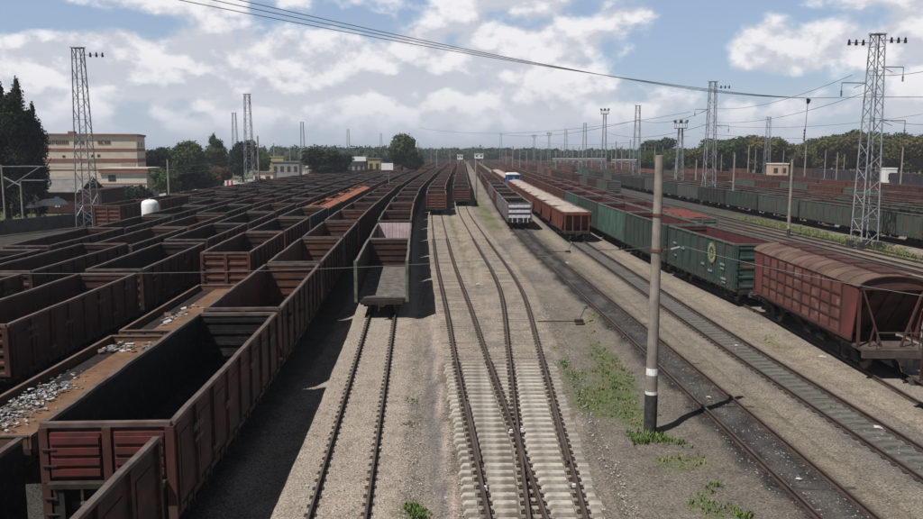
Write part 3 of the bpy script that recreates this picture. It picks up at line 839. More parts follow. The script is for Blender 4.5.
row('T1', 124, 330, 'the row on the left turnout track', ['rust-brown', 'rust-brown', 'dark brown', 'maroon'], special={1: dict(col='rust-brown')})
row('T2', 145, 330, 'the row on the right turnout track', dk)
row('T3', 101, 330, 'the row led by the white-barred wagon', ['rust-brown', 'dark brown', 'maroon', 'grey'], special={1: dict(col='grey', rust=.2, white_end=True), 2: dict(col='grey'), 3: dict(col='rust-brown')})
row('T5', 49.7, 330, 'the green row behind the concrete pole', ['rust-brown', 'maroon', 'rust-brown'], HT=4.05, start=3,
    special={3: dict(col='green', rust=1, emblem=True), 4: dict(col='green', rust=.9), 5: dict(col='teal green', rust=.9), 6: dict(col='green', rust=.9), 7: dict(col='teal green', rust=.8)}, rusty=(.7, 1.0))
row('T6', 77.5, 320, 'the row behind the green wagons', ['rust-brown', 'maroon', 'grey-green', 'rust-brown'], special={1: dict(col='grey-green', rust=1.0), 2: dict(rust=1.0)}, rusty=(.6, 1.0))
row('T9', 52, 300, 'the long green row beyond the grass strip', ['grey-green', 'green', 'green', 'dark green', 'grey-green'], HT=3.5, rusty=(.2, .8))
row('R0', 84, 300, 'the first row beyond the long green row', ['maroon', 'rust-brown', 'green'], rusty=(.6, 1))
row('R1', 90, 290, 'the second row beyond the long green row', ['maroon', 'rust-brown', 'maroon'], rusty=(.6, 1), skip=(5, 6))
row('R3', 118, 300, 'the third row beyond the long green row', ['rust-brown', 'maroon', 'grey-green'], rusty=(.6, 1), skip=(7,))
row('R5', 150, 300, 'the fourth row beyond the long green row', ['rust-brown', 'maroon', 'rust-brown'], rusty=(.6, 1))
row('T8', 175, 330, 'the row before the long green row', ['rust-brown', 'dark brown', 'maroon', 'grey-green'], rusty=(.4, 1), skip=(4,))
row('R8', 205, 320, 'the blue-black row under the right treeline', ['blue-black'], rusty=(.0, .2), HT=4.05)
TODO.sort(key=lambda d: d['y'] + (40 if d['key'] in 'CDEFG' else 0))
N_IND = 255
KS = [d for d in TODO[N_IND:]]
for d in TODO[:N_IND]:
    sp = d['sp']; cn = sp.get('col', d['col']); kw = dict(HT=round(d['HT'], 2), near=sp.get('near', True), farw=sp.get('farw', True), inner=1 if d['key'] in ('T5', 'T6') else None)
    Y = d['y']
    lod = 0 if Y < 85 else (1 if Y < 150 else 2)
    kw['var'] = 1 + int(hashr(d) * 3.99) if lod == 0 else (1 + int(hashr(d) * 1.99) if lod == 1 else 0)
    w = gondola(lod=lod, **kw) if (sp.get('emblem') or sp.get('white_end') or (d['key'] == 'T0' and d['n'] < 3) or not kw['near'] or not kw['farw']) else get_gondola(lod=lod, **kw)
    place(w, d['f'], Y)
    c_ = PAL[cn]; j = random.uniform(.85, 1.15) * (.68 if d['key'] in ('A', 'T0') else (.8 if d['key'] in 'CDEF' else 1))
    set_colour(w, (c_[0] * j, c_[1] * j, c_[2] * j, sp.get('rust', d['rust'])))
    d['obj'] = w
    kind = 'open wagon'
    if not kw['near']: lab = 'grey-green open wagon without its near end wall, leading the row beside the empty track'
    elif not kw['farw']: lab = 'dark brown open wagon at the bottom left corner, only its side wall showing'
    elif sp.get('white_end'): lab = 'grey open wagon with white bars across its near end'
    elif sp.get('emblem'): lab = 'green open wagon with a yellow ring emblem, next to the red grain hopper'
    elif d['key'] == 'A' and d['n'] == 2: lab = 'large maroon open wagon with black inside, nearest complete wagon at bottom left'
    else: lab = '%s wagon, %s from the camera in %s' % (cn, ORD[d['n'] - 1], d['phrase'])
    tag(w, lab, 'wagon', d['group'])
    if lod == 0 and d['key'] in ('A', 'C', 'D') and kw['farw']:
        if 'MK' not in MESHC:
            MESHC['MK'] = []; r5 = random.Random(8)
            for (y_, z_, wd, ht_, k) in [(-5.3, 2.75, .9, .2, 7), (-5.2, 2.45, .7, .13, 6), (-3.6, 1.6, .6, .14, 5), (-2.1, 2.3, .7, .22, 5), (1.2, 2.6, .8, .2, 6), (2.9, 1.7, .6, .13, 5), (4.5, 2.7, .9, .2, 7)]:
                b = MB()
                for i_ in range(k): b.box(1.546, 1.552, y_ + wd * i_ / k, y_ + wd * (i_ + .6) / k, z_, z_ + ht_ * r5.uniform(.7, 1))
                MESHC['MK'].append(b.mesh('stencilled_marks', [MATS.get('worn_marking') or simple('worn_marking', (.16, .13, .11), .4, 7, .9, col2=(.08, .05, .04))]))
        for q_ in MESHC['MK']: link('stencilled_marks', q_, w).location.x = .11
    if d['key'] == 'A' and d['n'] == 2:
        for o in w.children:
            if o.name.startswith('end_wall') and o.data.vertices[0].co.y < 0: o.color = (.075, .028, .022, 0)
    if d['key'] == 'A' and d['n'] == 2:
        REDP = simple('faded_red_panel', (.115, .026, .023), .3, 2.5, .8, col2=(.062, .024, .020)); ye = -6.45
        for x0, x1 in ((-1.32, -.16), (.16, 1.32)):
            b = MB(); b.box(x0, x1, ye - .10, ye - .012, 2.12, 3.22)
            for i_ in range(4): b.box(x0 + .02, x1 - .02, ye - .15, ye - .101, 2.18 + i_ * .26, 2.34 + i_ * .26)
            link('red_panel', b.mesh('red_panel', [REDP]), w)
            b = MB(); b.box(x0, x1, ye - .095, ye - .012, 1.2, 1.9); link('dark_opening_plate', b.mesh('dark_opening_plate', [UNDER]), w)  # dark plate stands in for the shadowy openings below the crossbeam
        b = MB(); b.box(-1.36, 1.36, ye - .34, ye - .132, 1.94, 2.06); b.box(-1.1, -.98, ye - .3, ye - .14, .9, 1.94); b.box(.98, 1.1, ye - .3, ye - .14, .9, 1.94)
        link('end_step', b.mesh('end_step', WM[3:4]), w)
        b = MB(); b.bar((-.55, ye - .3, 1.2), (-.55, ye - .3, 1.93), .06); b.tube((-.75, ye - .35, 1.55), (-.35, ye - .35, 1.55), .09, n=10); link('brake_wheel', b.mesh('brake_wheel', [CLIP]), w)
    if d['key'] == 'T6' and d['n'] == 1:
        link('ore_load', heap_mesh(3.25, .35, 5).data_mesh(LOADRED), w)
    elif lod == 0 and near_ok(d, kw) and hashr(d) < .55:
        link('dirt_residue', heap_mesh(1.25 + hashr(d) * .5, .55, int(hashr(d) * 100)).data_mesh(RESID if hashr(d) < .4 else MATS['brown_rubbish0']), w)
    if sp.get('white_end'):
        for o in w.children:
            if o.name.startswith('end_wall') and o.data.vertices[0].co.y < 0: o.color = (.75, .72, .76, .2)
        b = MB()
        for z in (1.5, 2.15, 2.8): b.box(-1.36, 1.36, -6.68, -6.60, z, z + .36)
        for x in (-.9, -.25, .5, 1.05): b.box(x - .05, x + .05, -6.665, -6.61, .9, 1.48)
        link('white_bars', b.mesh('white_bars', [simple('lilac_white_paint', (.52, .50, .55), .2, 3, .8)]), w)
    if sp.get('emblem'):
        YEL = simple('yellow_paint', (.30, .28, .13), .15, 3, .7); MRK = simple('faded_white_marking', (.22, .26, .24), .2, 9, .8)
        b = MB(); xf = -1.625; n = 22
        for i in range(n):
            a0 = 2 * math.pi * i / n; a1 = a0 + 2 * math.pi / n * .82
            for (ra, rb) in ((.42, .66),):
                cyy, cz = -2.75, 3.05
                vs = [(xf, cyy + r * math.cos(a), cz + r * math.sin(a)) for (r, a) in ((ra, a0), (rb, a0 + .05), (rb + .04, a1 - .05), (ra, a1))]
                vs += [(xf + .012, p[1], p[2]) for p in vs]
                b.add(vs, [(0, 1, 2, 3), (7, 6, 5, 4), (0, 4, 5, 1), (1, 5, 6, 2), (2, 6, 7, 3), (3, 7, 4, 0)])
        b.box(xf + .0, xf + .012, -3.0, -2.5, 2.90, 2.96); b.box(xf, xf + .012, -2.95, -2.55, 2.80, 2.84); b.box(xf, xf + .012, -2.85, -2.65, 3.04, 3.2)
        link('emblem', b.mesh('emblem', [YEL]), w)
        b = MB(); rr = random.Random(3)
        b2 = MB(); b2.tube((xf + .045, -2.75, 3.05), (xf + .013, -2.75, 3.05), .74, n=24)
        link('emblem_plate', b2.mesh('emblem_plate', [simple('emblem_ground', (.035, .07, .055), .2)]), w)
        def mark(y0, z0, wd, ht, k):
            for i in range(k): b.box(-1.632, -1.60, y0 + wd * i / k, y0 + wd * (i + .62) / k, z0, z0 + ht * rr.uniform(.7, 1))
        for (y_, z_, wd, ht, k) in [(-5.0, 2.45, .75, .17, 6), (-4.95, 2.2, .55, .12, 5), (-5.3, 1.55, .8, .16, 6), (-5.25, 1.35, .6, .1, 5), (-2.9, 1.75, .7, .14, 6), (-1.5, 2.05, .6, .14, 5), (2.6, 2.6, .7, .16, 6), (4.4, 2.8, .7, .16, 6), (4.3, 1.9, .5, .12, 5)]:
            mark(y_, z_, wd, ht, k)
        link('stencilled_marks', b.mesh('stencilled_marks', [MRK]), w)
    if not kw['near']:
        b = MB(); b.box(-1.43, 1.43, -6.35, 6.3, 1.205, 1.24)
        for i in range(24): b.box(-1.42, 1.42, -6.3 + i * .525, -6.3 + i * .525 + .47, 1.241, 1.275)
        link('floor_boards', b.mesh('floor_boards', [simple('grey_boards', (.165, .148, .135), .3, 2.5, .9, col2=(.085, .075, .07))]), w)
        b = MB()
        for i in range(7): b.box(1.405, 1.45, -6.2 + i * .0, -5.0, 1.4 + i * .27, 1.55 + i * .27)
        link('wall_boards', b.mesh('wall_boards', [simple('mossy_boards', (.22, .24, .12), .2, 3, .9)]), w)
        for s in (-1, 1):
            b = MB(); b.box(s * 1.5 - .09, s * 1.5 + .09, -6.58, -6.46, 1.0, 3.46)
            link('corner_post', b.mesh('corner_post', [simple('pale_green_post', (.105, .125, .085), .3, 2)]), w)
    if d['key'] == 'T0' and d['n'] == 2:
        b = MB()
        for i in range(9): b.box(-1.44 + i * .32, -1.44 + i * .32 + .3, 6.25, 6.34, 1.4, 3.32)
        link('pale_end_boards', b.mesh('pale_end_boards', [simple('pink_boards', (.58, .44, .45), .12, 2, .9)]), w)
# the rest, hundreds of metres away, as one mass
if KS:
    q = MB(); mats = [simple('far_rust', (.13, .055, .04), .3, .05, .8), simple('far_dark', (.06, .033, .027), .3), simple('far_green', (.05, .085, .065), .3), simple('far_inside', (.07, .045, .036), .3), UNDER]
    for d in KS:
        M = Matrix.Translation((d['f'](d['y']), d['y'], 0)) @ Matrix.Rotation(heading(d['f'], d['y']), 4, 'Z')
        H = d['HT']; mi = 2 if 'green' in d['col'] else (1 if 'dark' in d['col'] or 'black' in d['col'] else 0)
        for s in (-1, 1):
            q.box(s * 1.5 - .06, s * 1.5 + .06, -6.4, 6.4, 1.1, H, mi, M); q.box(-1.43, 1.43, s * 6.4 - .05, s * 6.4 + .05, 1.1, H - .01, mi, M); q.box(-1.2, 1.2, s * 4.3 - 1.2, s * 4.3 + 1.2, .2, .9, 4, M)
        q.box(-1.42, 1.42, -6.3, 6.3, 1.0, 1.2, 3, M)
    def more(key, y0, y1, mi, HT=3.45, cover=False, gap=()):
        f = TR[key]; y = y0; n = 0
        while y < y1:
            n += 1
            if n not in gap:
                M = Matrix.Translation((f(y), y, 0)) @ Matrix.Rotation(heading(f, y), 4, 'Z'); k = mi[n % len(mi)]
                for s in (-1, 1):
                    q.box(s * 1.5 - .06, s * 1.5 + .06, -6.4, 6.4, 1.1, HT, k, M); q.box(-1.43, 1.43, s * 6.4 - .05, s * 6.4 + .05, 1.1, HT - .01, k, M)
                q.box(-1.42, 1.42, -6.3, 6.3, 1.0, 1.2, 3, M); q.box(-1.2, 1.2, -6, 6, .2, .9, 4, M)
            y += 13.92
    for k in ('A', 'T0', 'B', 'C', 'D', 'E', 'F', 'G', 'T1', 'T2', 'T3', 'T5', 'T6', 'T9'): more(k, 345, 700, [1, 0, 1, 0, 2], 3.45)
    for k in ('R0', 'R1', 'R3', 'R5', 'R6', 'R7'): more(k, 310, 640, [0, 0, 1, 2], 3.45, gap=(4, 5, 11))
    for k in ('T7', 'T8'): more(k, 380, 700, [0, 1, 2], 3.45, gap=(2, 5))
    tag(link('distant_wagons', q.mesh('distant_wagons', mats)), 'mass of brown and green wagons far down the yard', 'wagons', kind='stuff')

# flat wagons with low boards leading the second row
def flat_wagon():
    root = link('flat_wagon', None)
    b = underframe_mb(deck=1.2, mat=1); link('underframe', b.mesh('underframe', WM), root)
    b = MB(); n = 50
    for i in range(n): y0 = -6.35 + 12.7 * i / n; b.box(-.42, 1.38, y0, y0 + 12.7 / n - .012, 1.203, 1.285, 0)
    link('plank_deck', b.mesh('plank_deck', [PLANK]), root)
    for s in (-1, 1):
        b = MB(); x0, x1 = (1.42, 1.50) if s > 0 else (-1.50, -1.42)
        b.box(x0, x1, -6.45, 6.45, 1.1, 1.5, 0); b.box(x0 - .03, x1 + .03, -6.46, 6.46, 1.5, 1.55, 2)
        for i in range(9): y = -6.3 + i * 1.575; b.box(x1 if s > 0 else x0 - .07, x1 + .07 if s > 0 else x0, y - .06, y + .06, 1.0, 1.5, 0)
        link('side_board', b.mesh('side_board', WM), root)
        b = MB(); ya, yb = (6.38, 6.46) if s > 0 else (-6.46, -6.38)
        b.box(-1.4, 1.4, ya, yb, 1.1, 1.5, 0); b.box(-1.42, 1.42, ya - .03, yb + .03, 1.5, 1.553, 2)
        for x in (-1.1, -.4, .4, 1.1): b.box(x - .07, x + .07, (yb if s > 0 else ya - .08), (yb + .08 if s > 0 else ya), 1.0, 1.45, 3)
        link('end_board', b.mesh('end_board', WM), root)
    running_gear(root)
    return root
fw = flat_wagon(); place(fw, TR['B'], 50.2 - 13.92 + 6.55); set_colour(fw, (.15, .075, .045, .1)); tag(fw, 'low-sided flat wagon with a long brown plank deck, in front of the rusty open wagon', 'wagon', 'brown flat wagons leading the second row')
fw2 = copy_tree(fw); place(fw2, TR['B'], 50.2 - 2 * 13.92 + 6.55); tag(fw2, 'low-sided flat wagon strewn with white rubbish at the left edge', 'wagon', 'brown flat wagons leading the second row')
fl = [('T7', 150, 6, 'flat wagon on the empty track through the middle yard'), ('M2', 180, 5, 'flat wagon beyond the middle yard tracks'), ('M1', 165, 6, 'flat wagon just behind the red and green rows')]
for key, y0, cnt, ph in fl:
    for i in range(cnt):
        o = copy_tree(fw); place(o, TR[key], y0 + i * 14.2); set_colour(o, random.choice([(.10, .10, .09, .4), (.12, .07, .05, .4), (.07, .09, .08, .3)])); tag(o, 'low %s, %s from the camera' % (ph, ORD[i]), 'wagon', 'low flat wagons in the middle yard')
b = MB(); rr = random.Random(5)
def scrap(b, x, y, z, s, mat):
    a = rr.random() * 6.28; t = rr.uniform(-.3, .3); w, l = s * rr.uniform(.4, 1), s * rr.uniform(.5, 1.2)
    M = Matrix.Translation((x, y, z)) @ Matrix.Rotation(a, 4, 'Z') @ Matrix.Rotation(t, 4, 'X') @ Matrix.Rotation(rr.uniform(-.3, .3), 4, 'Y')
    b.box(-w, w, -l, l, -.012, .012, mat, M)
Y0 = 50.2 - 2 * 13.92 + 6.55
for i in range(650):
    y = rr.uniform(-6.2, -.6) if i % 5 else rr.uniform(-6.2, 1.5); x = rr.gauss(-.5, .4)
    if -1.3 < x < .9: scrap(b, x, y, 1.31 + rr.uniform(0, .14) * math.exp(-abs(x) * .8), rr.uniform(.02, .085), rr.choice([0, 0, 1, 1, 2]))
for i in range(60): scrap(b, rr.uniform(-1.2, 1.2), rr.uniform(4.3, 6.1), 1.32 + rr.uniform(0, .05), rr.uniform(.05, .16), rr.choice([0, 1, 2]))
o = link('rubbish', b.mesh('rubbish', [simple('pale_rubbish', (.36, .37, .38), .2), simple('grey_rubbish', (.17, .17, .17), .25), simple('brown_rubbish', (.13, .08, .05), .2)]))
place(o, TR['B'], Y0); tag(o, 'white and grey scraps of rubbish strewn over the flat wagon at the left edge', 'rubbish', kind='stuff')
b = MB()
for i in range(36): scrap(b, rr.gauss(-.3, .3), rr.uniform(-4.2, 1.0), 1.30 + rr.uniform(0, .05), rr.uniform(.06, .2), rr.choice([0, 1, 2]))
o = link('rubbish', b.mesh('rubbish', [MATS['pale_rubbish'], MATS['grey_rubbish'], MATS['brown_rubbish']]))
place(o, TR['B'], 50.2 - 13.92 + 6.55); tag(o, 'thin scatter of pale scraps on the brown plank deck', 'rubbish', kind='stuff')

# orange-roofed wagons further down that row: roof with a long open slot
ORANGE = simple('orange_roof', (.34, .115, .065), .15, 1.0, .8, col2=(.23, .09, .055))
def slot_roof_wagon():
    root = link('covered_wagon', None)
    b = MB()
    for x in (-1, 1):
        b.box(x * 1.46 - .05, x * 1.46 + .05, -6.45, 6.45, 1.1, 3.2, 0)
        for i in range(9): y = -6.3 + i * 1.575; b.box(x * 1.55 - .045, x * 1.55 + .045, y - .06, y + .06, 1.15, 3.15, 0)
    for s in (-1, 1): b.box(-1.4, 1.4, s * 6.4 - .04, s * 6.4 + .04, 1.1, 3.2, 0)
    link('body', b.mesh('body', WM), root)
    b = MB()
    for s in (-1, 1):
        pr = [(s * 1.6, 3.2), (s * 1.6, 3.28), (s * .5, 3.62), (s * .5, 3.52)]
        b.prism(pr if s < 0 else pr[::-1], -6.6, 6.6, 'y', 0)
        b.box(-.5, .5, s * 6.15 - .5, s * 6.15 + .42, 3.52, 3.62, 0)
        b.box(s * .5 - .04, s * .5 + .04, -5.6, 5.6, 3.62, 3.74, 0)
    link('roof', b.mesh('roof', [ORANGE]), root)
    link('underframe', underframe_mb().mesh('underframe', WM), root)
    running_gear(root); return root
so_ = slot_roof_wagon()
for i in range(4):
    w = so_ if i == 0 else copy_tree(so_)
    place(w, TR['B'], 50.2 + 13.92 * 3 + 6.55 + 13.92 * i + .0); set_colour(w, (.13, .055, .035, .3)); tag(w, '%s of the orange-roofed wagons with a dark slot along the roof' % ORD[i], 'wagon', 'orange-roofed wagons in the second row')

# grain hoppers
PANEL, N, bs = new_mat('patched_red_panels')
co = N.n('ShaderNodeTexCoord').outputs['Object']
s = N.sep(co)
cell = N.comb(N.math('FLOOR', N.math('MULTIPLY', N.math('ADD', s[1], 6.0), 1 / .75)), N.math('FLOOR', N.math('MULTIPLY', s[2], 1 / .62)), 0)
wn = N.n('ShaderNodeTexWhiteNoise'); N.put(wn.inputs['Vector'], cell)
c = N.mix(N.ramp(wn.outputs['Value'], 0, 1), (.17, .060, .042), (.105, .030, .024))
wc = N.sep(wn.outputs['Color'])
c = N.mix(N.ramp(wc[1], .8, 1.0, 0, .5), c, (.30, .20, .17))
c = N.mix(N.ramp(N.noise(co, 2.4, 6, .6), .45, .68, 0, .7), c, (.10, .045, .032))
N.put(bs.inputs['Base Color'], c); bs.inputs['Roughness'].default_value = .8
HRED = simple('hopper_red', (.165, .042, .036), .2, .9, .75, col2=(.10, .034, .030))
HRIB = simple('hopper_rib', (.062, .026, .022), .2, 2, .8)
HROOF = simple('hopper_roof', (.150, .092, .070), .2, .9, .85, col2=(.085, .050, .040))
HDARK = simple('hopper_end_rust', (.075, .038, .030), .3, 1, .85)
def arc_prof(w, z0, rise, n=9): return [(w * math.sin(-math.pi / 2 * .92 + math.pi * .92 * i / (n - 1)) / math.sin(math.pi / 2 * .92), z0 + rise * (math.cos(-math.pi / 2 * .92 + math.pi * .92 * i / (n - 1)) - math.cos(math.pi / 2 * .92)) / (1 - math.cos(math.pi / 2 * .92))) for i in range(n)]
def grain_hopper():
    root = link('grain_hopper_wagon', None)
    for s in (-1, 1):
        b = MB(); xo = s * 1.50
        b.box(min(xo, xo - s * .04), max(xo, xo - s * .04), -5.05, 5.05, 1.65, 3.98, 0)
        o = link('side_wall', b.mesh('side_wall', [PANEL]), root)
        b = MB(); xa, xb = sorted((xo + s * .002, xo + s * .06))
        for i in range(10): y = -5.0 + i * 10.0 / 9; b.box(xa, xb, y - .06, y + .06, 1.66, 3.9, 0)
        xa2, xb2 = sorted((xo + s * .002, xo + s * .045))
        for z in (2.2, 2.78, 3.36): b.box(xa2, xb2, -4.94, 4.94, z - .04, z + .04, 0)
        b.box(*sorted((xo - s * .02, xo + s * .09)), -6.15, 6.15, 1.50, 1.648, 0)
        link('rib_frame', b.mesh('rib_frame', [HRIB]), o)
        for e in (-1, 1):
            b = MB(); b.prism([(e * 5.052, 3.98), (e * 6.55, 3.98), (e * 6.5, 3.6), (e * 6.08, 1.65), (e * 5.052, 1.65)], *sorted((xo, xo - s * .045)), 'x', 0)
            link('gusset', b.mesh('gusset', [HRED]), o)
    # roof
    b = MB(); pr = arc_prof(1.56, 3.985, .47, 11); k = len(pr)
    yy = [-6.6 + 13.2 * i / 12 for i in range(13)]
    vs = [(x, y, z) for y in yy for (x, z) in pr] + [(x * .97, y, z - .05) for y in yy for (x, z) in pr]
    fs = []; o_ = len(yy) * k
    for i in range(len(yy) - 1):
        for j in range(k - 1):
            fs.append((i * k + j, i * k + j + 1, (i + 1) * k + j + 1, (i + 1) * k + j)[::-1]); fs.append((o_ + i * k + j, o_ + i * k + j + 1, o_ + (i + 1) * k + j + 1, o_ + (i + 1) * k + j))
    for j in range(k - 1):
        fs.append((j, j + 1, o_ + j + 1, o_ + j)); e = (len(yy) - 1) * k; fs.append((e + j, o_ + e + j, o_ + e + j + 1, e + j + 1))
    b.add(vs, fs, 0)
    for i in range(13):
        y = -6.6 + 13.2 * i / 12
        for j in range(k - 1): b.bar((pr[j][0] * 1.005, y, pr[j][1] + .012), (pr[j + 1][0] * 1.005, y, pr[j + 1][1] + .012), .05, .03, 0)
    rf = link('roof', b.mesh('roof', [HROOF]), root)
    for i in range(4):
        b = MB(); b.box(-.33, .33, -1.3, 1.3, 0, .1, 0); b.box(-.36, .36, -.05, .05, .1, .14, 0); link('roof_hatch', b.mesh('roof_hatch', [HRIB]), rf, (0, -4.7 + i * 3.13, 4.445))
    b = MB(); b.box(.52, .8, -6.4, 6.4, 4.46, 4.49, 0); b.box(.5, .53, -6.4, 6.4, 4.40, 4.459, 0)
    for i in range(8): b.box(.54, .78, -6.2 + i * 1.75, -6.15 + i * 1.75, 4.27, 4.459, 0)
    link('walkway', b.mesh('walkway', [HRIB]), rf)
    # ends: arched gable, sloping hopper plate, struts, platform
    for e in (-1, 1):
        b = MB(); g = [(x * .985, z - .02) for (x, z) in pr]
        ya, yb = sorted((e * 6.44, e * 6.5)); b.prism(g, ya, yb, 'y', 1)
        b.box(-1.5, 1.5, min(e * 6.4, e * 6.56), max(e * 6.4, e * 6.56), 3.84, 3.98, 0)
        en = link('end_gable', b.mesh('end_gable', [HRIB, HDARK]), root)
        b = MB(); vs = [(-1.44, e * 6.3, 3.83), (1.44, e * 6.3, 3.83), (1.44, e * 4.3, 1.45), (-1.44, e * 4.3, 1.45)]; vs += [(x, y - e * .08, z) for (x, y, z) in vs]
        b.add(vs, [(0, 1, 2, 3), (7, 6, 5, 4), (0, 4, 5, 1), (1, 5, 6, 2), (2, 6, 7, 3), (3, 7, 4, 0)])
        for x in (-.75, 0, .75): b.bar((x, e * 6.33, 3.75), (x, e * 4.38, 1.5), .08, .12)
        link('sloping_end_plate', b.mesh('sloping_end_plate', [HDARK]), root)
        b = MB()
        for s in (-1, 1):
            b.bar((s * 1.42, e * 6.48, 3.85), (s * 1.42, e * 6.6, 1.36), .12, .09)
            b.bar((s * 1.3, e * 6.5, 3.85), (s * .42, e * 6.62, 1.36), .10, .08)
            b.bar((s * .75, e * 6.6, 2.3), (s * .95, e * 6.62, 1.36), .06, .06)
        link('end_struts', b.mesh('end_struts', [HRIB]), root)
        b = MB(); b.box(-1.45, 1.45, *sorted((e * 4.5, e * 7.25)), 1.24, 1.35, 0); b.box(-1.5, 1.5, *sorted((e * 7.1, e * 7.3)), 1.0, 1.238, 0)
        b.bar((-.9, e * 7.2, 1.35), (-.9, e * 7.2, 2.1), .04); b.bar((.9, e * 7.2, 1.35), (.9, e * 7.2, 2.1), .04); b.bar((-.9, e * 7.2, 2.1), (.9, e * 7.2, 2.1), .04)
        link('end_platform', b.mesh('end_platform', [simple('dirty_platform', (.075, .058, .050), .25, 2)]), root)
    b = MB(); b.box(-.25, .25, -6.9, 6.9, .85, 1.236, 0)
    for y in (-2.4, 0, 2.4):
        b.prism([(-.95, 1.5), (.95, 1.5), (.35, .45), (-.35, .45)], y - .7, y + .7, 'y', 0)
    b.box(-1.4, 1.4, -4.3, 4.3, 1.3, 1.5, 0)
    b.tube((-1.1, -2.9, .85), (-1.1, -2.0, .85), .19, n=10); b.tube((-1.1, -1.3, .85), (-1.1, -.5, .85), .19, n=10)
    link('underframe', b.mesh('underframe', [UNDER]), root)
    running_gear(root, 5.0, 7.3)
    return root
gh = grain_hopper(); place(gh, TR['T5'], 40.6); set_colour(gh, (.12, .04, .03, .3)); tag(gh, 'red grain hopper wagon with an arched rusty roof, beside the green wagon', 'wagon', 'grain hopper wagons at the right')
gh2 = copy_tree(gh); place(gh2, TR['T5'], 40.6 - 18.4); tag(gh2, 'grain hopper wagon cut off by the right edge of the picture', 'wagon', 'grain hopper wagons at the right')

# tan-loaded ballast hoppers
def ballast_hopper(seed):
    root = link('ballast_hopper_wagon', None); W2 = 1.5; Lh = 4.7
    for s in (-1, 1):
        b = MB(); pr = [(-Lh, 3.25), (Lh, 3.25), (Lh - .1, 2.3), (Lh - 1.3, 1.2), (-Lh + 1.3, 1.2), (-Lh + .1, 2.3)]
        b.prism(pr, *sorted((s * W2, s * (W2 - .06))), 'x', 0)
        for i in range(8):
            y = -Lh + .35 + i * 1.25; zb = 1.25 if abs(y) < Lh - 1.3 else 2.2
            b.box(*sorted((s * W2 + s * .002, s * W2 + s * .12)), y - .07, y + .07, zb, 3.2, 0)
        b.box(*sorted((s * W2 - s * .08, s * W2 + s * .13)), -Lh, Lh, 3.2, 3.32, 2)
        link('side_wall', b.mesh('side_wall', WM), root)
        b = MB(); ya = s * Lh
        vs = [(-W2 + .07, ya, 3.3), (W2 - .07, ya, 3.3), (W2 - .07, ya - s * 1.3, 1.2), (-W2 + .07, ya - s * 1.3, 1.2)]; vs += [(x, y - s * .06, z) for (x, y, z) in vs]
        b.add(vs, [(0, 1, 2, 3), (7, 6, 5, 4), (0, 4, 5, 1), (1, 5, 6, 2), (2, 6, 7, 3), (3, 7, 4, 0)], 0)
        b.box(-W2, W2, *sorted((ya, ya + s * .08)), 2.95, 3.3, 0)
        for x in (-1.3, -.45, .45, 1.3): b.bar((x, ya, 2.95), (x, ya + s * .1, 1.2), .1, mat=0)
        link('end_wall', b.mesh('end_wall', WM), root)
    b = MB(); n1_, n2_ = 26, 9; rr = random.Random(seed)
    vs = []
    for i in range(n1_):
        for j in range(n2_):
            u = i / (n1_ - 1) * 2 - 1; v = j / (n2_ - 1) * 2 - 1
            z = 3.22 + .38 * (1 - abs(u) ** 4) * (1 - abs(v) ** 2.2) + rr.uniform(-.04, .04)
            vs.append((v * (W2 - .07), u * (Lh - .06), z))
    b.add(vs, [(i * n2_ + j, i * n2_ + j + 1, (i + 1) * n2_ + j + 1, (i + 1) * n2_ + j) for i in range(n1_ - 1) for j in range(n2_ - 1)], 0)
    link('gravel_load', b.mesh('gravel_load', [TANCARGO], True), root)
    b = MB(); b.box(-1.4, 1.4, -5.1, 5.1, 1.0, 1.19, 3); b.box(-.22, .22, -5.2, 5.2, .8, 1.0, 3)
    for s in (-1, 1): b.box(-1.45, 1.45, *sorted((s * 5.0, s * 5.2)), .95, 1.22, 3)
    link('underframe', b.mesh('underframe', WM), root)
    running_gear(root, 3.7, 5.05)
    return root
bh = ballast_hopper(2)
NB = 9
for i in range(NB):
    w = bh if i == 0 else copy_tree(bh)
    place(w, TR['T4'], 91.5 + i * 11.1); j = random.uniform(.8, 1.2)
    set_colour(w, (.19 * j, .062 * j, .045 * j, .8)); tag(w, 'rust-red hopper wagon heaped with tan gravel, %s from the camera in its row' % ORD[i], 'wagon', 'gravel hoppers in front of the blue locomotive')

# blue and white shunting locomotive behind them
BLUE = simple('blue_paint', (.05, .12, .38), .15, 2, .5); GLASS, N, bs = new_mat('cab_glass'); bs.inputs['Base Color'].default_value = (.02, .03, .04, 1); bs.inputs['Roughness'].default_value = .1
root = link('shunting_locomotive', None)
b = MB(); b.box(-1.5, 1.5, -7.5, 7.5, 1.1, 1.4); b.box(-1.45, 1.45, -7.4, -2.2, 1.4, 3.2); b.box(-1.2, 1.2, 1.6, 7.3, 1.4, 3.5); link('body', b.mesh('body', [WHITE]), root)
b = MB(); b.box(-1.52, 1.52, -6.6, 1.6, 3.0, 4.5); b.box(-1.48, 1.48, -6.5, 1.55, 1.41, 3.0); cabo = link('cab', b.mesh('cab', [BLUE]), root)
b = MB(); b.prism([(-1.6, 4.5), (1.6, 4.5), (1.1, 4.8), (-1.1, 4.8)], -6.8, 1.8, 'y'); link('cab_roof', b.mesh('cab_roof', [WHITE]), cabo)
for x in (-.75, .75):
    b = MB(); b.box(x - .5, x + .5, -6.63, -6.6, 3.3, 4.2); link('cab_window', b.mesh('cab_window', [GLASS]), cabo)
for i in range(3):
    b = MB(); b.box(-1.55, -1.52, -5.8 + i * 2.2, -4.4 + i * 2.2, 3.3, 4.1); link('cab_window', b.mesh('cab_window', [GLASS]), cabo)
running_gear(root, 4.9, 7.45); place(root, TR['T4'], 91.5 + NB * 11.1 + 3.2)
tag(root, 'blue locomotive with a white roof standing behind the gravel hoppers', 'locomotive')
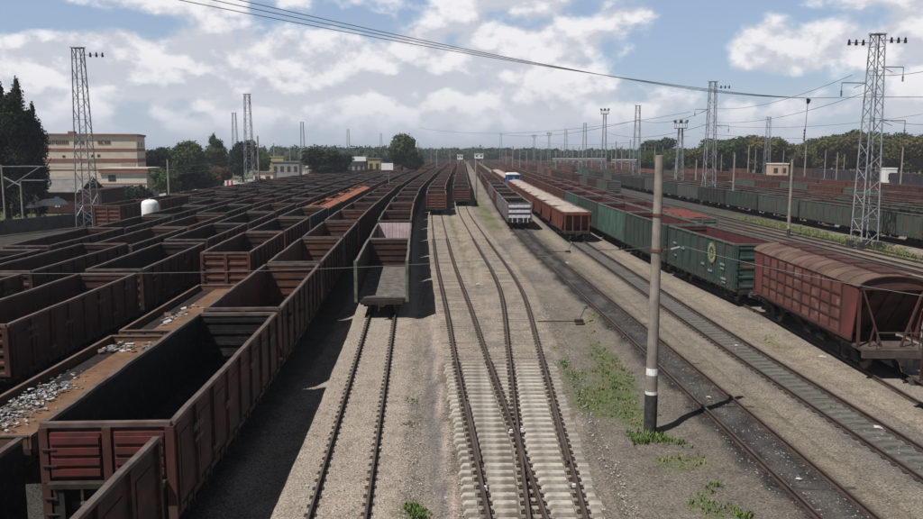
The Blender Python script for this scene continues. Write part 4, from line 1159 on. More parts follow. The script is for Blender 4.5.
for i in range(8):
    w = copy_tree(bh); place(w, TR['T4'], 91.5 + NB * 11.1 + 17 + i * 11.1); set_colour(w, (.15, .05, .04, .8)); tag(w, 'pale-loaded hopper wagon beyond the blue locomotive, %s behind it' % ORD[i], 'wagon', 'gravel hoppers beyond the blue locomotive')

# ------------------------------------------------------------------ masts, poles, wires
def lattice_mb_leg(w0, w1, H, sx_, sy_, r=.055):
    b = MB(); b.bar((sx_ * w0 / 2, sy_ * w0 / 2, 0), (sx_ * w1 / 2, sy_ * w1 / 2, H), r * 2); return b
def brace_mb(w0, w1, H, n, r=.035):
    b = MB()
    for k in range(n):
        za, zb_ = H * (k / n) ** .92, H * ((k + 1) / n) ** .92
        wa, wb = w0 + (w1 - w0) * za / H, w0 + (w1 - w0) * zb_ / H
        for (ax, ay, bx, by) in ((-1, -1, 1, -1), (1, -1, 1, 1), (1, 1, -1, 1), (-1, 1, -1, -1)):
            if k % 2: ax, ay, bx, by = bx, by, ax, ay
            b.bar((ax * wa / 2, ay * wa / 2, za), (bx * wb / 2, by * wb / 2, zb_), r * 2, r * .8)
            if k % 2 == 0: b.bar((ax * wa / 2, ay * wa / 2, za), (bx * wa / 2, by * wa / 2, za), r * 2, r * .8)
    return b
PY = {}
def pylon(kind='full', H=22.0):
    """square lattice mast with tapering legs"""
    w0, w1 = (1.85, .95) if kind == 'full' else (2.1, 1.0)
    root = link('lattice_mast', None)
    for sx_ in (-1, 1):
        for sy_ in (-1, 1):
            link('leg', lattice_mb_leg(w0, w1, H, sx_, sy_, .06).mesh('leg', [STEEL]), root)
            b = MB(); b.box(sx_ * w0 / 2 - .28, sx_ * w0 / 2 + .28, sy_ * w0 / 2 - .28, sy_ * w0 / 2 + .28, -.2, .7 if kind == 'full' else .35); link('footing', b.mesh('footing', [CONCD]), root)
    link('bracing', brace_mb(w0, w1, H, 17, .038).mesh('bracing', [STEEL]), root)
    b = MB(); b.box(-w1 / 2 - .15, w1 / 2 + .15, -w1 / 2 - .1, w1 / 2 + .1, H, H + .1); b.bar((-w1 / 2 - .5, 0, H + .12), (w1 / 2 + .5, 0, H + .12), .08); link('cap', b.mesh('cap', [STEEL]), root)
    return root
def bracket(root, z, x, s, drop=.6, L=2.3):
    b = MB(); b.bar((x, 0, z), (x + s * L, 0, z), .09); b.bar((x + s * L, 0, z), (x + s * L, 0, z - drop), .05); b.bar((x, 0, z + .0), (x + s * L * .5, 0, z - .5), .05)
    o = link('bracket', b.mesh('bracket', [STEELD]), root)
    b = MB()
    for i in range(4): b.tube((x + s * L, 0, z - drop - .14 * i), (x + s * L, 0, z - drop - .14 * i - .1), .11, .07, n=8)
    link('insulator', b.mesh('insulator', [BLACK]), o)
def insulator_arm(root, z, s, n=3):
    b = MB(); b.bar((s * .5, 0, z), (s * 3.0, 0, z), .06); o = link('top_arm', b.mesh('top_arm', [STEELD]), root)
    for i in range(n):
        b = MB(); x = s * (1.5 + i * .75)
        b.tube((x, 0, z - .25), (x, 0, z + .3), .16, .09, n=8); link('insulator', b.mesh('insulator', [BLACK]), o)

p1 = pylon('full', 21.3); p1.location = (41.4, 81.8, 0); p1.rotation_euler[2] = .12
insulator_arm(p1, 20.5, -1); insulator_arm(p1, 20.8, 1)
bracket(p1, 14.7 + 1.9, -.9, -1, .8, 2.6); bracket(p1, 18.2, .6, 1, .9, 2.4); bracket(p1, 12.9, .8, 1, .9, 2.8)
tag(p1, 'tall galvanised lattice mast on the grass strip at the right', 'mast', 'lattice masts')
masts = [(88, 230, 47, 22.8, 'tall lattice mast at the left, in front of the factory'), (247, 0, 96, 22.4, 'lattice mast left of the orange-roofed wagons'), (234, 0, 114, 22.4, 'narrow lattice mast just left of the nearer left-hand mast'),
         (302, 0, 123, 22.4, 'lattice mast behind the dark trees on the left'), (348, 0, 130, 22.4, 'distant lattice mast above the white-roofed building'), (381, 0, 134, 22.4, 'distant lattice mast left of the tall round tree'),
         (713, 0, 84, 22.4, 'tall lattice mast right of the concrete pole'), (638, 0, 107, 22.4, 'lattice mast left of the concrete pole top'), (585, 0, 124, 22.4, 'distant lattice mast left of the round floodlight mast'),
         (769, 0, 118, 22.4, 'thin lattice mast standing before the right treeline'), (566, 0, 130, 22.4, 'small distant lattice mast among the floodlight masts'), (501, 0, 134, 22.4, 'faint lattice mast close to the middle of the horizon')]
MP = {}
proto = None
for i, (px, by, ty, H, lab) in enumerate(masts):
    zc = (H - CAM_Z) * 807 / (YH - ty)
    Y = zc * .991
    p = at(px, ty, Y)
    if i == 0: Y = 101; p = at(px - 4, 150, Y)
    if proto is None:
        proto = pylon('other', 22.4); o = proto
    else: o = copy_tree(proto) if i != 6 else pylon('other', 22.4)
    o.location = (p.x, p.y, 0); MP[px] = p
    if px in (713,): bracket(o, 17.5, -.8, -1, .7, 2.3); bracket(o, 14.6, .9, 1, .7, 2.3); insulator_arm(o, 21.5, 1)
    if px == 88:
        pass
    tag(o, lab, 'mast', 'lattice masts')
b_ = proto
# (arms on the left mast are added after its copies were taken)
insulator_arm(b_, 21.6, 1)

FL = []
def flood_mast(H, lab, px, Y):
    root = link('floodlight_mast', None)
    for sx_ in (-1, 1):
        for sy_ in (-1, 1): link('leg', lattice_mb_leg(1.9, .8, H, sx_, sy_, .07).mesh('leg', [STEEL]), root)
    link('bracing', brace_mb(1.9, .8, H, 15, .045).mesh('bracing', [STEEL]), root)
    b = MB(); b.tube((0, 0, H), (0, 0, H + .15), 1.5, n=14)
    for i in range(12):
        a = i * math.pi / 6; b.bar((1.45 * math.cos(a), 1.45 * math.sin(a), H), (1.45 * math.cos(a), 1.45 * math.sin(a), H + 1.3), .07)
        a2 = a + math.pi / 6; b.bar((1.45 * math.cos(a), 1.45 * math.sin(a), H + 1.3), (1.45 * math.cos(a2), 1.45 * math.sin(a2), H + 1.3), .07)
    pf = link('platform', b.mesh('platform', [STEELD]), root)
    for i in range(6):
        a = i * math.pi / 3 + .3; b = MB(); M = Matrix.Translation((1.5 * math.cos(a), 1.5 * math.sin(a), H + 1.7)) @ Matrix.Rotation(a, 4, 'Z') @ Matrix.Rotation(.5, 4, 'Y')
        b.box(-.18, .22, -.32, .32, -.3, .3, 0, M); link('floodlight', b.mesh('floodlight', [STEELD]), pf)
    p = at(px, 150, Y); root.location = (p.x, p.y, 0); tag(root, lab, 'floodlight mast', 'floodlight masts')
flood_mast(23.5, 'tallest floodlight mast with a round lamp platform, left of the concrete pole', 604, 297)
flood_mast(15.2, 'short floodlight mast just right of the concrete pole', 680, 190)
flood_mast(21, 'distant floodlight mast with a round platform, left of the tallest one', 549, 560)
flood_mast(21, 'very distant floodlight mast near the middle of the horizon', 534, 640)

def cpole_mesh(H, r0=.2, r1=.13, bands=False):
    b = MB(); z1 = 1.35 if bands else .9
    b.tube((0, 0, -.3), (0, 0, z1), r0 + .012 if bands else r0, r0 + .010 if bands else r0 * .97, n=18, mat=1, caps=False); b.tube((0, 0, z1), (0, 0, H), r0 * .97, r1, n=18, mat=0, caps=False); b.tube((0, 0, H - .001), (0, 0, H + .01), r1, r1 * .9, n=18)
    return b
# the lone pole in the foreground
root = link('concrete_pole', None); p = ground_at(650, 431, -.05); root.location = (p.x, p.y, -.05); root.rotation_euler = (0, math.radians(.15), 0)
H0 = 9.68
link('shaft', cpole_mesh(H0, .215, .14, True).mesh('shaft', [CONC, CONCD]), root)
def rad(z): return .2085 + (.14 - .2085) * (z - 1.35) / (H0 - 1.35)
b = MB(); b.tube((0, 0, 1.36), (0, 0, 1.47), rad(1.4) + .006, n=14); link('white_band', b.mesh('white_band', [WHITE]), root)
b = MB(); b.tube((0, 0, 2.06), (0, 0, 2.30), rad(2.2) + .005, n=14); link('white_band', b.mesh('white_band', [WHITE]), root)
b = MB()
for z in (6.4, 7.62): b.tube((0, 0, z), (0, 0, z + .10), rad(z) + .03, n=12)
b.bar((.15, 0, 6.46), (.5, 0, 6.5), .04); b.bar((-.2, 0, 6.45), (-.14, 0, 6.45), .1)
link('clamp', b.mesh('clamp', [simple('rusty_clamp', (.14, .06, .04), .3)]), root)
b = MB(); b.tube((.5, 0, 6.48), (.80, 0, 6.56), .04, .04, n=8); link('insulator', b.mesh('insulator', [STEEL]), root)
tag(root, 'tall concrete pole with white bands and a dark foot beside the black track', 'pole')
POLE = Vector(root.location)
# other concrete poles
cp = cpole_mesh(9.3).mesh('concrete_pole', [CONC, CONCD], True)
polespec = [(793, 93, 8.9, 'concrete pole on the grass strip left of the tall right mast'), (735, 133, 9.6, 'concrete pole left of the grass strip, second from the tall mast'), (697, 190, 8, 'short concrete pole right of the short floodlight mast'),
            (749, 260, 12, 'pale concrete pole before the right treeline'), (806, 215, 11.5, 'pale concrete pole between the right masts, by the trees'), (903, 205, 11, 'pale concrete pole near the right edge, before the trees'),
            (677, 260, 10, 'concrete pole seen beside the short floodlight mast'), (655, 330, 12, 'distant concrete pole behind the foreground pole top'), (622, 300, 12, 'distant concrete pole right of the tallest floodlight mast'), (520, 330, 11, 'distant concrete pole above the blue locomotive'),
            (167, 150, 8.4, 'thin concrete pole in front of the left trees'), (476, 150, 8.3, 'pale pole between the turnout rows'), (258, 190, 13.5, 'thin pole between two left lattice masts'),
            (437, 330, 11, 'distant pole before the horizon woods'), (450, 420, 12, 'more distant pole before the horizon woods'), (612, 420, 13, 'far pole in the right half of the yard')]
for i, (px, Y, H, lab) in enumerate(polespec):
    p = at(px, 150, Y); o = link('concrete_pole', cp, None, (p.x, p.y, 0)); o.scale = (1.0 if Y < 150 else 1.25, 1.0 if Y < 150 else 1.25, H / 9.3); tag(o, lab, 'pole', 'concrete poles')
rq = random.Random(21)
hp = [506, 513, 527, 541, 556, 561, 573, 579, 592, 597, 616, 630, 645, 663, 670, 689, 722, 756, 784, 826, 838, 845, 915, 431, 418, 290, 274]
for i, px in enumerate(sorted(hp)):
    Y = rq.uniform(300, 520) if px < 700 else rq.uniform(180, 300); p = at(px, 150, Y); o = link('thin_pole', cp, None, (p.x, p.y, 0)); sc = .9 if px >= 700 else 1.3; o.scale = (sc, sc, rq.uniform(10, 15) / 9.3 if px < 700 else rq.uniform(8.5, 11) / 9.3)
    tag(o, 'thin pole rising over the yard, %s of its kind from the left' % ORD[i], 'pole', 'thin poles over the far yard')
# catenary frame at the left edge
root = link('catenary_frame', None); p = at(5, 215, 99); root.location = (p.x, p.y, 0)
for x in (0, 2.2):
    b = MB(); b.tube((x, 0, 0), (x, 0, 8.2 if x == 0 else 6.2), .14, .1, n=8); link('post', b.mesh('post', [CONC]), root)
b = MB(); b.bar((0, 0, 8.0), (5.2, 0, 8.0), .09); b.bar((.2, 0, 6.7), (2.3, 0, 5.6), .12); b.bar((2.3, 0, 6.3), (5.2, 0, 6.3), .09); b.bar((.5, 0, 5.4), (4.8, 0, 8.0), .07); link('crossarm', b.mesh('crossarm', [STEEL]), root)
tag(root, 'pair of catenary posts with slanting arms in front of the poplars', 'catenary post')

# wires
def sagline(a, c, sag, n=14):
    a, c = Vector(a), Vector(c)
    return [a.lerp(c, t / n) - Vector((0, 0, sag * 4 * (t / n) * (1 - t / n))) for t in range(n + 1)]
def wire(name, pts, r, label, group='overhead wires'):
    b = MB(); b.path(pts, r); tag(link(name, b.mesh(name, [WIRE])), label, 'wire', group)
J = at(690, 88, 70); K = at(808, 98, 79); Rm = at(866, 97, 81.4)
for (px, off, lab) in [(140, -.0, 'upper strand of the heavy cross-span cable running up to the left'), (176, .0, 'middle strand of the heavy cross-span cable running up to the left'), (205, .0, 'lower strand of the heavy cross-span cable running up to the left')]:
    k_ = {140: 0, 176: 1, 205: 2}[px]
    a = at(px, -8, 44); e = at(700, 88 + k_ * 1.2, 70)
    wire('cross_span_cable', sagline(a, e, 0.35, 16) + sagline(e, K, .12, 4)[1:] + [Rm], .022, lab, 'cross-span cables')
wire('cross_span_cable', [Rm, at(930, 97, 84), at(1100, 98, 92)], .03, 'heavy cable running from the right mast to the right edge', 'cross-span cables')
root = link('hanging_insulator', None); root.location = K
b = MB(); b.tube((0, 0, -.05), (0, 0, -.55), .16, .1, n=8); b.tube((.25, 0, -.1), (.1, 0, -.5), .06, n=6); link('clamp', b.mesh('clamp', [BLACK]), root)
b = MB(); b.tube((0, 0, -.5), (-.15, 0, -4.3), .035, n=5); link('rod', b.mesh('rod', [STEELD]), root)
b = MB()
for i in range(4): b.tube((-.15, 0, -3.0 - i * .3), (-.15, 0, -3.22 - i * .3), .11, .05, n=8)
link('insulator', b.mesh('insulator', [BLACK]), root); tag(root, 'dark insulator and rod hanging from the cable left of the right mast', 'insulator')
def P(px, py, Y): return at(px, py, Y)
wires = [
 (P(-40, 273, 24), Vector((POLE.x - .2, POLE.y, 6.5)), .3, .006, 'thin wire from the foreground pole to the left edge'),
 (Vector((POLE.x + .9, POLE.y, 6.55)), P(960, 301, 21), .15, .007, 'thin wire from the foreground pole to the right edge'),
 (P(866 - 14, 75, 81), P(712, 108, 148), 1.2, .025, 'wire from the right mast to the next mast, upper'),
 (P(866 + 12, 88, 81), P(714, 122, 148), 1.2, .025, 'wire from the right mast to the next mast, lower'),
 (P(870, 75, 81), P(960, 62, 70), .4, .025, 'upper wire from the right mast to the right edge'),
 (P(880, 118, 81), P(960, 120, 70), .5, .025, 'lower wire from the right mast to the right edge'),
 (P(712, 108, 148), P(638, 120, 222), 1.5, .04, 'wire between the two masts right of the pole'),
 (P(638, 120, 222), P(500, 134, 440), 2.5, .06, 'wire running from the middle mast towards the horizon'),
 (P(714, 122, 148), P(604, 131, 297), 2.5, .045, 'wire from the second mast to the tallest floodlight mast'),
 (P(420, 128, 300), P(690, 112, 165), 3.0, .035, 'long faint wire crossing the sky above the horizon'),
 (P(700, 124, 160), P(960, 108, 110), 1.5, .025, 'faint wire in front of the right treeline, upper'),
 (P(700, 133, 160), P(960, 131, 110), 1.0, .025, 'faint wire in front of the right treeline, lower'),
 (P(20, 165, 99), P(235, 160, 185), 1.0, .025, 'wire from the left catenary posts along the trees'),
 (P(20, 180, 99), P(235, 166, 185), .8, .025, 'lower wire from the left catenary posts along the trees'),
 (P(240, 150, 190), P(400, 150, 400), 1.5, .045, 'faint wire between the left masts'),
 (P(540, 142, 500), P(690, 136, 220), 2.0, .045, 'faint low wire between the floodlight masts'),
]
for (a, c_, sg, r, lab) in wires: wire('overhead_wire', sagline(a, c_, sg, 12), r, lab)

# ------------------------------------------------------------------ trees
def crown_mb(lobes, n, s, core=.8, seed=0):
    rr = random.Random(seed); b = MB()
    tot = sum(l[3] * l[4] * l[5] for l in lobes)
    for (cx_, cy_, cz_, rx, ry, rz_) in lobes:
        # dark solid heart, so the crown is not see-through everywhere
        k = 7; vs = []; fs = []
        for i in range(k):
            th = math.pi * (i + .5) / k
            for j in range(10):
                ph = 2 * math.pi * j / 10; q = core * rr.uniform(.72, 1.0)
                vs.append((cx_ + rx * q * math.sin(th) * math.cos(ph), cy_ + ry * q * math.sin(th) * math.sin(ph), cz_ + rz_ * q * math.cos(th)))
        for i in range(k - 1):
            for j in range(10): fs.append((i * 10 + j, (i + 1) * 10 + j, (i + 1) * 10 + (j + 1) % 10, i * 10 + (j + 1) % 10))
        b.add(vs, fs, 0)
        m_ = int(n * rx * ry * rz_ / tot) + 20
        for _ in range(m_):
            while True:
                v = Vector((rr.gauss(0, 1), rr.gauss(0, 1), rr.gauss(0, 1)))
                if v.length > .01: break
            v.normalize(); q = rr.uniform(.74, 1.1)
            if rr.random() < .12: q *= rr.uniform(1.0, 1.18)
            c_ = Vector((cx_ + v.x * rx * q, cy_ + v.y * ry * q, cz_ + v.z * rz_ * q)); sz = s * rr.uniform(.5, 1.3)
            nrm = (v + Vector((rr.gauss(0, .6), rr.gauss(0, .6), rr.gauss(0, .6)))).normalized()
            t = nrm.orthogonal().normalized(); u = nrm.cross(t); a = rr.random() * 6.28; t2 = t * math.cos(a) + u * math.sin(a); u2 = nrm.cross(t2)
            b.add([c_ - t2 * sz, c_ - u2 * sz * .7, c_ + t2 * sz, c_ + u2 * sz * .7], [(0, 1, 2, 3)], 0)
    return b
def trunk_mb(H, r, seed, limbs=5):
    rr = random.Random(seed); b = MB(); b.tube((0, 0, -.2), (0, 0, H * .45), r, r * .7, n=8); b.tube((0, 0, H * .45), (rr.uniform(-.3, .3), 0, H * .8), r * .7, r * .25, n=8)
    for i in range(limbs):
        a = rr.random() * 6.28; z = H * rr.uniform(.25, .5); b.tube((0, 0, z), (math.cos(a) * H * .2, math.sin(a) * H * .2, z + H * .25), r * .4, r * .12, n=6)
    return b
def lobes_round(H, R, seed, n=11):
    rr = random.Random(seed); L = [(0, 0, H * .62, R * .7, R * .7, H * .30)]
    for i in range(n):
        a = rr.random() * 6.28; q = R * rr.uniform(.35, .68); z = H * rr.uniform(.34, .84); k = R * rr.uniform(.28, .5)
        L.append((q * math.cos(a), q * math.sin(a), z, k, k, k * rr.uniform(.75, 1.05)))
    return L
def lobes_poplar(H, R, seed):
    rr = random.Random(seed); L = []
    for i in range(16):
        t = i / 15; z = H * (.10 + .84 * t); w = R * min(1, (1.03 - t) * 2.6) ** .6 * min(1, .55 + t * 2) * rr.uniform(.72, 1.08)
        w = max(w, R * .18); L.append((rr.uniform(-.25, .25) * R, rr.uniform(-.25, .25) * R, z, w, w, H * .075))
    return L
def tree_proto(name, lob, H, tr, mat, n, s, seed):
    root = link(name, None)
    link('trunk', trunk_mb(H, tr, seed).mesh('trunk', [BARK]), root); link('crown', crown_mb(lob, n, s, .86, seed).mesh('crown', [mat]), root)
    return root
T_ROUND = [lambda m, k=k: tree_proto('deciduous_tree', lobes_round(10, 4.2, 30 + k), 10, .3, m, 5200, .29, 60 + k) for k in range(3)]
used = {}
def put_tree(kind, mat, loc, H, R=None, label='', cat='tree', group=None, name=None):
    key = (kind, mat.name)
    if key not in used:
        if kind == 'poplar': o = tree_proto('poplar_tree', lobes_poplar(10, 1.5, 5), 10, .25, mat, 9000, .115, 9)
        elif kind == 'bush': o = tree_proto('bush', [(0, 0, 1.2, 2, 2, 1.4), (1.4, .3, 1.0, 1.3, 1.2, 1.1), (-1.5, 0, .9, 1.2, 1.2, 1.0), (.2, 1, 1.9, 1.1, 1, .9)], 2.5, .12, mat, 1200, .22, 4)
        else: o = T_ROUND[int(kind[-1])](mat)
        used[key] = o
    else: o = copy_tree(used[key])
    base = {'poplar': (10, 1.5), 'bush': (2.8, 2.8)}.get(kind, (9.4, 4.2))
    sz = H / base[0]; sr = (R / base[1]) if R else sz
    o.location = loc; o.scale = (sr, sr, sz); o.rotation_euler = (0, 0, random.random() * 6.28); tag(o, label, cat, group)
    return o
def at0(px, Y): p = at(px, 150, Y); return (p.x, p.y, 0)
def Hof(ty, Y): return CAM_Z + (YH - ty) * Y / .991 / 807
# dark poplars at the left edge
for (px, ty, Y, R, lab) in [(-16, 92, 112, 2.6, 'dark poplar cut off by the left edge'), (4, 85, 114, 2.4, 'leftmost whole dark poplar beside the brick building'), (19, 80, 113, 2.4, 'tallest dark poplar, rightmost but one at the left edge'), (34, 104, 116, 2.0, 'shorter dark poplar against the factory wall')]:
    put_tree('poplar', LEAFD, at0(px, Y), Hof(ty, Y), R, lab, group='dark poplars at the left edge')
for (px, Y, H, R, k, mt, lab) in [
    (152, 215, Hof(151, 215), 4.6, 0, LEAFD, 'green tree right behind the factory corner'), (168, 240, Hof(147, 240), 6, 1, LEAF, 'broad green tree right of the factory'), (188, 225, Hof(141, 225), 5.5, 2, LEAF, 'tallest round green tree right of the factory'),
    (242, 260, Hof(143, 260), 5, 0, LEAFD, 'dark tree behind the nearer left lattice mast'), (221, 205, Hof(167, 205), 3.4, 1, LEAFR, 'reddish-brown tree left of the nearer lattice mast'), (258, 290, Hof(150, 290), 5, 2, LEAF, 'small tree left of the thin lamp pole'),
    (325, 250, Hof(151, 250), 7.5, 0, LEAFD, 'dark rounded tree right of the left lattice masts'), (337, 270, Hof(156, 270), 5, 1, LEAFD, 'dark tree beside the white-roofed building'), (402, 300, Hof(134, 300), 6.2, 2, LEAF, 'tall round tree standing alone right of the left buildings'),
    (412, 310, Hof(150, 310), 5, 0, LEAF, 'lower tree at the right foot of the tall round tree'), (205, 190, Hof(172, 190), 3.5, 2, LEAFR, 'small russet tree in front of the green trees'), (655, 420, Hof(140, 420), 11, 1, LEAFF, 'broad distant tree behind the tip of the foreground pole'),
    (372, 330, Hof(158, 330), 5, 1, LEAF, 'low tree right of the yellow building'), (165, 165, Hof(170, 165), 3.4, 0, LEAF, 'low tree in front of the left green trees'), (180, 170, Hof(166, 170), 3.6, 1, LEAFD, 'low leafy tree below the tallest left tree'), (197, 172, Hof(168, 172), 4, 2, LEAFD, 'low dark tree by the pale road')]:
    put_tree('round%d' % k, mt, at0(px, Y), H, R, lab, group='trees behind the left side of the yard')
put_tree('poplar', LEAF, at0(215, 235), Hof(134, 235), 3.1, 'upright poplar between the factory and the left masts', group='trees behind the left side of the yard')
for (px, Y, H, lab) in [(124, 150, 3.4, 'dark bush in front of the white annexe, left one'), (137, 150, 3.6, 'dark bush in front of the white annexe, right one'), (258, 175, 4, 'bush right of the nearer left mast'), (300, 200, 4, 'bush at the foot of the third left mast')]:
    put_tree('bush', LEAFD, at0(px, Y), H, H * .75, lab, 'bush', 'dark bushes along the left edge of the yard')
# right treeline
rr = random.Random(9); n = 0
top = [(640, 151), (690, 149), (712, 145), (725, 139), (760, 137), (785, 143), (800, 144), (820, 138), (850, 134), (872, 133), (900, 138), (925, 136), (960, 136)]
def toppx(x):
    for (a, b_), (c_, d_) in zip(top[:-1], top[1:]):
        if a <= x <= c_: return b_ + (d_ - b_) * (x - a) / (c_ - a)
    return top[-1][1] if x > 900 else top[0][1]
px = 646.0
while px < 985:
    for dY in (0, 28):
        Y = 330 + dY + rr.uniform(-10, 10) - max(0, (px - 800)) * .35
        mt = rr.choice([LEAFB, LEAFB, LEAF, LEAFB, LEAF]) if px > 700 else LEAF
        x_ = px + rr.uniform(-5, 5); H = Hof(toppx(px) + rr.uniform(-.5, 3.5) + (0 if dY else 1.5), Y)
        kindn = {'leaf_olive': 'olive-brown', 'leaf_green': 'green'}[mt.name]
        put_tree('round%d' % rr.randrange(3), mt, at0(x_, Y), H, H * rr.uniform(.42, .58), '%s tree, %s from the left in the %s rank of the right treeline' % (kindn, ORD[n // 2], 'back' if dY else 'front'), group='%s trees of the right treeline' % kindn); n += 1
    px += rr.uniform(9, 13)
# hedge row under the treeline
# far woods: one mass
b = MB(); rr = random.Random(4)
def wood(px0, px1, Y, ty, dpt=60):
    x = px0
    while x < px1:
        YY = Y + rr.uniform(-dpt, dpt); H = Hof(ty + rr.uniform(-.6, 1.6), YY); R = H * rr.uniform(.5, .8)
        p = at0(x, YY); L = [(p[0] + rr.uniform(-R, R) * .5, p[1] + rr.uniform(-R, R) * .5, H * rr.uniform(.45, .6) if k else H * .55, R * rr.uniform(.5, .8), R * .7, H * .42) for k in range(3)]
        c_ = crown_mb(L, 230, max(.9, Y / 620.), .9, rr.randrange(9999)); b.merge(c_)
        x += R / YY * 800 * rr.uniform(.5, .85)
wood(-60, 245, 330, 153, 40); wood(240, 410, 560, 145.5); wood(300, 420, 480, 147, 30); wood(405, 520, 760, 147.5); wood(415, 560, 1000, 148); wood(515, 700, 820, 148.5); wood(600, 700, 620, 149.5, 50); wood(690, 1000, 430, 147, 30)
tag(link('woodland', b.mesh('woodland', [LEAFF])), 'dark woods along the horizon behind the yard', 'woods', kind='stuff')

# ------------------------------------------------------------------ buildings on the left
def wallbox(b, x0, x1, y0, y1, z0, z1, mat=0): b.box(x0, x1, y0, y1, z0, z1, mat)
CREAM = simple('cream_plaster', (.70, .60, .49), .08, .4, .9, col2=(.62, .50, .41)); BRBAND = simple('brown_band', (.25, .125, .095), .12, .6, .9); PINKW = simple('pinkish_plaster', (.50, .36, .30), .08, .5, .9)
WDK = simple('dark_window', (.045, .04, .04), .2, 2, .3); LETT = simple('dark_letters', (.10, .065, .05), .1, 2, .8)
BRICK = simple('dark_red_brick', (.050, .020, .018), .2, 1.5, .9); GREYROOF = simple('grey_roof', (.16, .15, .14), .15, .8, .85); WHITEW = simple('white_plaster', (.56, .51, .44), .07, .5, .9)
root = link('factory_building', None); c0 = at(139, 190, 188); root.location = (c0.x, c0.y, 0); root.rotation_euler = (0, 0, math.radians(14))
Ht = 13.9; Lx = 32; Dy = 14
b = MB(); b.box(-Lx, 0, 0, Dy, 0, Ht - .5); link('wall', b.mesh('wall', [CREAM]), root)
b = MB(); b.box(-Lx - .3, .35, -.35, Dy + .3, Ht - .5, Ht); b.box(-15, -13.5, 2, 4, Ht, Ht + .6); link('roof', b.mesh('roof', [BRBAND]), root)
for (z0, z1) in ((9.9, 10.6), (7.35, 8.25), (5.6, 5.85)):
    b = MB(); b.box(-Lx, .06, -.06, 0, z0, z1); b.box(0, .06, 0, Dy, z0, z1); link('storey_band', b.mesh('storey_band', [BRBAND]), root)
b = MB(); b.box(-24.0, -20.2, -.05, 0, 8.27, 9.6); link('pink_panel', b.mesh('pink_panel', [PINKW]), root)
b = MB(); b.box(-3.6, -.5, -.05, 0, 6.1, 7.3); link('pink_panel', b.mesh('pink_panel', [PINKW]), root)
for (x, z, w, h) in [(-10.0, 8.6, .7, .6), (-8.6, 8.6, .6, .6), (-20, 8.5, .7, .6), (-3.5, 6.5, .9, 1.0), (-1.8, 6.5, .8, 1.0), (-16, 8.5, .6, .5)]:
    b = MB(); b.box(x, x + w, -.04, -.003, z, z + h); link('window', b.mesh('window', [WDK]), root)
for z in (12.0,):
    b = MB(); b.box(.003, .05, 2, 4, z - 1, z); b.box(.003, .05, 7, 9, z - 1, z); link('window', b.mesh('window', [WDK]), root)
# rooftop-height lettering: unreadable block capitals, three words
GL = {'H': ['101', '101', '111', '101', '101'], 'O': ['111', '101', '101', '101', '111'], 'B': ['111', '100', '111', '101', '111'], 'A': ['010', '101', '111', '101', '101'], 'P': ['111', '101', '111', '100', '100'],
      'C': ['111', '100', '100', '100', '111'], 'E': ['111', '100', '110', '100', '111'], 'M': ['101', '111', '111', '101', '101'], 'L': ['011', '101', '101', '101', '101'], 'T': ['111', '010', '010', '010', '010']}
def word(xm, txt, z0, cell=.175):
    b = MB(); x = xm
    for ch in txt:
        for r_, line in enumerate(GL[ch]):
            for c_, on in enumerate(line):
                if on == '1': b.box(x + c_ * cell, x + c_ * cell + cell * .98, -.10, -.02, z0 + (4 - r_) * cell, z0 + (5 - r_) * cell * 1.0 - .004)
        x += cell * 4
    return b
for (xm, txt) in ((-19.3, 'BAPOHMM'), (-13.2, 'HEB'), (-8.3, 'HCHM')):
    link('lettering', word(xm, txt, 11.55).mesh('lettering', [LETT]), root)
tag(root, 'large cream factory building with brown bands behind the left mast', 'building')
root = link('annexe_building', None); c0 = at(147, 185, 168); root.location = (c0.x, c0.y, 0); root.rotation_euler = (0, 0, math.radians(6))
b = MB(); b.box(-9.2, 0, 0, 9, 0, 5.4); b.box(-9.0, -3, -4, -.003, 0, 2.6); link('wall', b.mesh('wall', [WHITEW]), root)
b = MB(); b.box(-9.5, .4, -.4, 9.2, 5.4, 6.25); link('roof', b.mesh('roof', [BRBAND]), root)
b = MB(); b.box(-9.6, .5, -.5, 9.3, 6.25, 6.5); link('roof_edge', b.mesh('roof_edge', [WHITEW]), root)
b = MB(); b.box(-9.2, -2.8, -4.3, .0, 2.6, 2.9); link('porch_roof', b.mesh('porch_roof', [GREYROOF]), root)
b = MB(); b.box(-7.7, -6.2, -.05, -.003, 3.7, 5.0); link('window', b.mesh('window', [WDK]), root)
b = MB(); b.box(-9.2, 0, -.04, -.003, 3.0, 3.3); link('storey_band', b.mesh('storey_band', [BRBAND]), root)
tag(root, 'small white annexe with a brown flat roof beside the factory', 'building')
root = link('brick_building', None); c0 = at(103, 205, 130); root.location = (c0.x, c0.y, 0); root.rotation_euler = (0, 0, math.radians(4))
b = MB(); b.box(-13, -3.6, 0, 10, 0, 3.5); b.prism([(0, 3.5), (10, 3.5), (5, 5.6)], -13, -3.6, 'x'); b.box(-3.597, 0, -.4, 10, 0, 3.7); link('wall', b.mesh('wall', [BRICK]), root)
b = MB(); b.add([(-13.3, -.5, 3.4), (-3.3, -.5, 3.4), (-3.3, 5, 5.75), (-13.3, 5, 5.75), (-13.3, -.5, 3.28), (-3.3, -.5, 3.28), (-3.3, 5, 5.63), (-13.3, 5, 5.63)], [(0, 1, 2, 3), (7, 6, 5, 4), (0, 4, 5, 1), (1, 5, 6, 2), (2, 6, 7, 3), (3, 7, 4, 0)])
b.add([(-13.3, 10.5, 3.4), (-3.3, 10.5, 3.4), (-3.3, 5.002, 5.75), (-13.3, 5.002, 5.75)], [(3, 2, 1, 0)]); link('roof', b.mesh('roof', [GREYROOF]), root)
for x in (-9.5, -7.5):
    b = MB(); b.box(x, x + .7, -.05, -.003, .9, 2.6); link('window', b.mesh('window', [WHITEW]), root)
